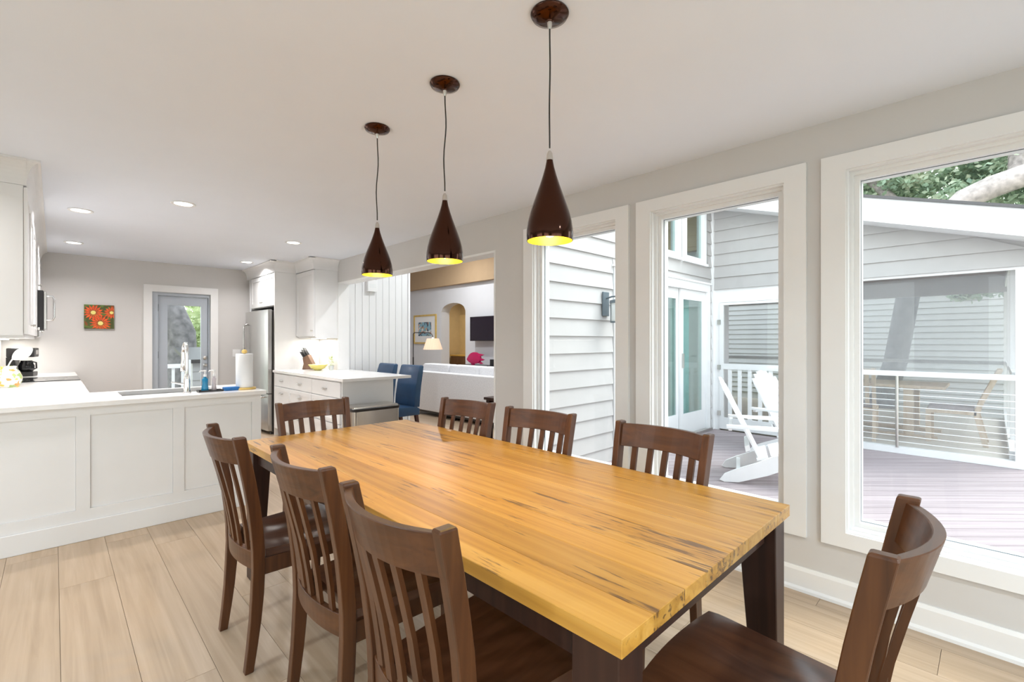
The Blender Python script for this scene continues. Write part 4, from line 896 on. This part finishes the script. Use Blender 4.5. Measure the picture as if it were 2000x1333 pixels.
# roof of the porch
rf = thing('porch_roof', 'low pitched porch roof with white fascia and dark edge', 'roof', (6.75, 0, 0))
def band(y0, y1, o0, o1, x0, x1, nm, m_): return MB().prism([(y0, rake(y0) + o0), (y1, rake(y1) + o0), (y1, rake(y1) + o1), (y0, rake(y0) + o1)], 0, x0, x1).build(nm, m_, rf)
band(-.75, YA - .03, 0, .27, 0, .03, 'fascia', M['outw']); band(-.75, YA - .03, 0, .02, .03, .35, 'soffit', M['outw']); band(-.75, YA - .03, .02, .27, .03, 4.8, 'roof_deck', M['porchc']); band(-.78, YA - .03, .27, .30, -.03, 4.85, 'drip_edge', M['roofdark'])
# porch frame
pf_ = thing('screened_porch', 'white framed screened porch with posts, screens and cable railing', 'porch', (XB, 0, 0))
XE = 11.15
for nm, q in [('post', (0, .1, YA - .12, YA - .002, 0, PH)), ('post', (0, .1, 1.66, 1.78, 0, PH)), ('post', (0, .1, -.25, -.16, 0, PH)), ('gate_header', (0, .1, 1.78, YA - .12, 1.89, PH)), ('top_trim', (0, .06, -.16, 1.66, PH - .03, PH)),
              ('curb', (0, .1, -.16, 1.66, 0, .075)), ('side_curb', (.1, 4.05, -.22, -.12, 0, .16)), ('side_rail', (.1, 4.05, -.20, -.14, .93, .99)), ('far_post', (3.95, 4.05, -.24, -.12, 0, 2.4)), ('side_post', (2.0, 2.09, -.22, -.13, .16, 2.3)), ('side_post', (1.0, 1.07, -.21, -.14, .16, 2.3)),
              ('far_post', (3.95, 4.05, 2.4, 2.52, 0, 2.4)), ('far_rail', (3.97, 4.03, -.12, 5.5, .93, .99)), ('side_top', (.1, 4.05, -.22, -.13, 2.2, 2.3))]:
    B(*q).build(nm, M['outw'], pf_)
B(3.93, 4.07, -.25, 6, 2.12, 2.42).build('far_beam', M['mauve'], pf_)
struct(B(XB + .1, XE, -.25, YA + 3.0, -.08, .05).build('floor_porch', M['porchf']), 'tan floor of the screened porch', 'floor')
struct(B(XB + .12, XE, -.25, YA + 3, 2.42, 2.46).build('ceiling_porch', M['porchc']), 'dark stained ceiling of the porch', 'ceiling')
struct(B(XF + .4, 9.2, 5.9, 6.0, 0, 2.42).build('wall_porch_end', M['siding']), 'sided end wall of the screened porch', 'wall')
for q, m_ in [((XB + .062, XB + .064, -.16, 1.66, .075, PH - .03), M['scr']), ((XB + .3, XE - .12, -.178, -.176, .16, 2.2), M['scr2']), ((XE - .08, XE - .078, -.12, 6, .05, 2.12), M['scr2'])]:
    lb_(*q, 'insect_screen', m_, pf_, (XB, 0, 0))
# screen gate
r = thing('screen_gate', 'white porch gate with balusters below and screen above', 'gate', (XB, 2.845, 0)); y1_ = -1.06
c = MB(); c.box(-.012, .022, -.057, 0, .02, 1.885); c.box(-.012, .022, y1_, y1_ + .057, .02, 1.885); c.build('stile', M['outw'], r)
B(-.012, .022, y1_ + .057, -.057, .02, .19).build('bottom_rail', M['outw'], r); B(-.016, .026, y1_ + .057, -.057, .905, .985).build('middle_rail', M['outw'], r); B(-.012, .022, y1_ + .057, -.057, 1.85, 1.885).build('top_rail', M['outw'], r)
for k in range(7): B(-.008, .018, -.057 - .137 * (k + .66) - .025, -.057 - .137 * (k + .66) + .025, .19, .905).build('baluster', M['outw'], r)
for z_ in (.25, .93, 1.6): B(-.02, -.012, -.02, .03, z_ - .035, z_ + .035).build('hinge', M['nickel'], r)
B(.004, .006, y1_ + .057, -.057, .985, 1.85).build('screen', M['scr2'], r)
# cable railing
cr0 = B(-.05, .045, -.158, 1.658, .912, .968).build('cable_railing', M['outw'], pf_)
for k in range(10): MB().tube([(0.0, -.16, .14 + .069 * k), (0.0, 1.66, .14 + .069 * k)], .0045, 6).build('cable', M['outw'], cr0)
MB().tube([(0, .79, .075), (0, .79, .912)], .016, 12).build('railing_post', M['nickel'], cr0, smooth=True)
# patio furniture on the porch
r = thing('patio_table', 'light wooden patio table on the porch', 'table', (8.45, 1.2, .05)); B(-.45, .45, -.78, .78, .655, .69).build('top', M['patio'], r)
for a in (-.36, .36):
    for b in (-.42, .42): B(a - .05, a + .05, b - .05, b + .05, .04, .655).build('leg', M['patio'], r)
    B(a - .04, a + .04, -.7, .7, 0, .04).build('foot', M['patio'], r)
def patio_chair(x, y, rz, lb):
    r = thing('patio_chair', lb, 'chair', (x, y, .05), rz, 'patio chairs')
    B(-.22, .24, -.24, .24, .37, .41).build('seat', M['patio'], r); cushion(-.2, .22, -.22, .22, .41, .46, 'cushion', r, M['mauve'], .015)
    for s__ in (-.22, .22):
        MB().loft([[(x0 - .025, s__ - .02, z_), (x0 + .025, s__ - .02, z_), (x0 + .025, s__ + .02, z_), (x0 - .025, s__ + .02, z_)] for x0, z_ in ((-.30, 0), (-.22, .37), (-.25, .5), (-.42, .93))]).build('back_post', M['patio'], r)
        B(.19, .24, s__ - .02, s__ + .02, 0, .37).build('front_leg', M['patio'], r)
    for k in range(5): 
        yy = -.15 + .075 * k; MB().loft([[(x0 - .01, yy - .022, z_), (x0 + .01, yy - .022, z_), (x0 + .01, yy + .022, z_), (x0 - .01, yy + .022, z_)] for x0, z_ in ((-.24, .45), (-.40, .88))]).build('slat', M['patio'], r)
    MB().prism([(-.41, .86), (-.38, .86), (-.40, .92), (-.43, .92)], 1, -.2, .2).build('crest_rail', M['patio'], r)
patio_chair(8.17, .36, R(90), 'wooden patio chair on the porch facing left, at table end')
patio_chair(7.72, 1.30, R(5), 'wooden patio chair on the porch pushed up in front of table')
# adirondack chairs (front +x, origin at rear skid tips on the deck)
def adirondack(x, y, rz, lb):
    r = thing('adirondack_chair', lb, 'chair', (x, y, 0), rz, 'white adirondack chairs'); m_ = M['outw']
    sk_ = [(0, .015), (.04, 0), (.16, .01), (.40, .10), (.62, .21), (.84, .30), (.86, .345), (.82, .385), (.62, .345), (.42, .265), (.30, .20), (.14, .13), (.04, .075)]
    for s__ in (-.275, .275): MB().prism(sk_, 1, s__ - .013, s__ + .013).build('skid', m_, r)
    for s__ in (-.305, .305):
        MB().prism([(.72, 0), (.82, 0), (.82, .52), (.70, .52)], 1, s__ - .013, s__ + .013).build('front_leg', m_, r)
        o_y = s__ + (.03 if s__ > 0 else -.03); MB().prism([(.06, o_y - .035), (.45, o_y - .06), (.86, o_y - .07), (.90, o_y - .03), (.90, o_y + .03), (.86, o_y + .07), (.45, o_y + .05), (.06, o_y + .02)], 2, .52, .545).build('arm', m_, r)
    for k in range(5): 
        q = k / 4; xx_ = .36 + .46 * q; zz = .225 + .16 * q + .012; MB().prism([(xx_ - .045, zz - .018), (xx_ + .045, zz + .012), (xx_ + .038, zz + .032), (xx_ - .052, zz + .002)], 1, -.262, .262).build('seat_slat', m_, r)
    for k in range(7):
        q = -3 + k; tp = 1.0 - .012 * q * q; y0_ = q * .064; y1__ = q * .080
        def P_(u, yy, d): return (.34 - .36 * u + d, yy, .20 + .76 * u)
        secs = [[P_(u, yy - hw_, 0), P_(u, yy - hw_, .02), P_(u, yy + hw_, .02), P_(u, yy + hw_, 0)] for u, yy, hw_ in ((0, y0_, .028), (tp * .9, y0_ + (y1__ - y0_) * .9, .036), (tp, y1__, .022))]
        MB().loft(secs).build('back_slat', m_, r)
    B(.075, .105, -.33, .33, .49, .52).build('back_rail', m_, r); MB().prism([(.22, .29), (.26, .31), (.25, .36), (.21, .34)], 1, -.26, .26).build('lower_back_rail', m_, r)
    B(.14, .175, -.262, .262, .04, .12).build('stretcher', m_, r)
adirondack(4.755, 1.895, R(-70), 'white adirondack chair on the deck, whole side seen, nearest window')
adirondack(6.2, 1.98, R(-100), 'white adirondack chair behind the nearer one, by porch gate')
# neighbour's sided wall beyond the porch
nb = struct(B(14.0, 14.2, -9, 14, -.6, 3.4).build('wall_neighbour', M['sidingn']), 'grey lap sided neighbour wall beyond the porch', 'wall')
z = -.1
while z < 3.3: 
    pr = [(0, 0), (-.045, 0), (-.008, .15), (0, .15)]; o = MB().prism(pr, 1, -11.4, 11.4).build('siding_board', M['sidingn'], nb); o.location = (14.0, 2.5, z); z += .135
# oak tree beyond the porch roof, trunk leaning up to a pale limb
def leaves(name, boxes, n_, sz, seed, parent, m_):
    rg = random.Random(seed); mb = MB()
    tot = sum(b[6] for b in boxes)
    for (cx_, cy_, cz_, rx, ry, rz_, wt_) in boxes:
        cl = [(rg.gauss(0, .45), rg.gauss(0, .45), rg.gauss(0, .45)) for _ in range(max(3, int(18 * wt_)))]
        for _ in range(int(n_ * wt_ / tot)):
            c0 = rg.choice(cl); cp = lambda v: max(-1, min(1, v)); p_ = Vector((cx_ + rx * cp(c0[0] + rg.gauss(0, .17)), cy_ + ry * cp(c0[1] + rg.gauss(0, .17)), cz_ + rz_ * cp(c0[2] + rg.gauss(0, .17))))
            d_ = Vector((rg.gauss(0, 1), rg.gauss(0, 1), rg.gauss(0, .7))).normalized(); s2 = d_.orthogonal(); s2.rotate(Matrix.Rotation(rg.random() * 6.28, 3, d_)); L1 = sz * (.6 + rg.random() * .8)
            mb.add([p_ - d_ * L1, p_ + s2 * L1 * .45, p_ + d_ * L1, p_ - s2 * L1 * .45], [(0, 1, 2, 3)])
    o = mb.build(name, m_, parent); o['kind'] = 'stuff'; return o
tr = thing('oak_tree', 'big oak with pale bending limb and leaves above the porch roof', 'tree', (12, 1.6, -.6)); og = Vector((12, 1.6, -.6))
def W(*q): return Vector(q) - og
MB().tube([W(12, 1.75, -.62), W(12, 1.52, .3), W(12, 1.36, .9), W(12, 1.17, 2.2), W(12, .92, 3.0), W(12, .70, 3.55)], [.28, .21, .19, .185, .18, .19], 16).build('trunk', M['trunk'], tr, smooth=True)
MB().tube([W(12, .92, 3.0), W(12, .68, 3.6), W(12, .36, 3.93), W(12, 0, 4.08), W(12, -.4, 4.19), W(12, -1.4, 4.3)], [.17, .185, .20, .20, .19, .14], 16).build('limb', M['barkpale'], tr, smooth=True)
MB().tube([W(12.0, -.3, 4.15), W(12.4, -.3, 5.2), W(12.6, .2, 6.0), W(12.8, .9, 6.8)], [.13, .11, .08, .05], 10).build('branch', M['bark'], tr, smooth=True)
MB().tube([W(12.0, .75, 3.45), W(12.6, 1.4, 4.2), W(13, 2.0, 5.0), W(13.2, 2.6, 6.2)], [.12, .10, .08, .05], 10).build('branch', M['bark'], tr, smooth=True)
def sh_(b): return (b[0] - 12, b[1] - 1.6, b[2] + .6) + b[3:]
leaves('foliage', [sh_(b) for b in [(13.4, 1.9, 4.9, 1.5, 1.8, 1.1, 2.2), (13.6, .4, 4.6, 1.4, 1.6, .9, 1.6), (13.3, -.9, 5.4, 1.5, 1.7, 1.2, 1.8), (13.2, 3.2, 6.2, 1.6, 2.0, 1.2, 1.5), (12.9, .1, 2.25, .5, .55, .3, .35), (13.6, -1.0, 4.2, 1.2, 1.2, .8, 1.0)]], 34000, .06, 4, tr, M['leaf'])
# shrubs and hedge far behind
for i, (cx_, cy_, cz_, rx, ry, rz_, lb, k_) in enumerate([(24, -3, 5, 3, 7, 4, 'tall green tree far behind the porch roof', 'leaf')]):
    r = thing('background_tree', lb, 'tree', (cx_, cy_, -.6)); MB().tube([(0, 0, 0), (0, .1, cz_)], [.3, .12], 10).build('trunk', M['bark'], r, smooth=True); leaves('foliage', [(0, 0, cz_ + .6, rx, ry, rz_, 3)], 7000, .16, 20 + i, r, M[k_])

# ================================================================== BEHIND THE BACK DOOR
bk = struct(B(-.5, 2.9, YB + .14, 10.2, -.12, -.02).build('deck_back', M['deck']), 'small landing deck outside the back door', 'deck')
r = thing('porch_railing', 'white baluster railing outside the back door', 'railing', (1.1, 10.12, -.02)); B(-.9, .62, -.035, .035, .86, .93).build('top_rail', M['outw'], r); B(-.9, .62, -.03, .03, .08, .14).build('bottom_rail', M['outw'], r)
for k in range(11): B(-.85 + .14 * k - .02, -.85 + .14 * k + .02, -.02, .02, .14, .86).build('baluster', M['outw'], r)
for q in (-.9, .62): B(q - .045, q + .045, -.045, .045, 0, 1.0).build('post', M['outw'], r)
ss = thing('garden_shed', 'white sided shed with grey sloping roof outside back door', 'shed', (2.5, 10.6, -.6)); B(-.62, .36, 0, 1.1, 0, 1.5).build('wall', M['siding'], ss)
for k in range(9): 
    o = MB().prism([(0, 0), (-.022, 0), (-.008, .18), (0, .18)], 0, -.62, .36).build('siding_board', M['siding'], ss); o.location = (0, 0, .02 + k * .165)
MB().prism([(-.1, 1.50), (1.2, 1.72), (1.2, 1.79), (-.1, 1.57)], 0, -.72, .38).build('roof', M['fridgeside'], ss)
r = thing('leaning_tree', 'thick rough trunk leaning outside the back door', 'tree', (2.13, 13.2, -.6)); MB().tube([(.08, 0, -.02), (.03, 0, 1.0), (.0, 0, 2.1), (-.28, 0, 2.75), (-.85, .1, 3.5), (-1.5, .2, 4.3)], [.45, .30, .28, .30, .32, .30], 18).build('trunk', M['trunk'], r, smooth=True)
leaves('foliage', [(-1.4, .3, 5.2, 2, 1.6, 1.2, 2)], 3000, .10, 33, r, M['leaf'])
for i, (cx_, cy_, s_, lb) in enumerate([(.3, 16.2, 1.1, 'leafy shrub behind the leaning trunk at left'), (3.5, 16.6, 1.6, 'bright leafy shrub right of the leaning trunk')]):
    r = thing('shrub', lb, 'shrub', (cx_, cy_, -.6)); MB().tube([(0, 0, 0), (.05, 0, 1.0)], [.08, .04], 8).build('stem', M['bark'], r); leaves('foliage', [(0, 0, s_ * .95, s_ * .9, s_ * .8, s_ * .9, 3)], 5000, .10, 40 + i, r, M['leafl'])
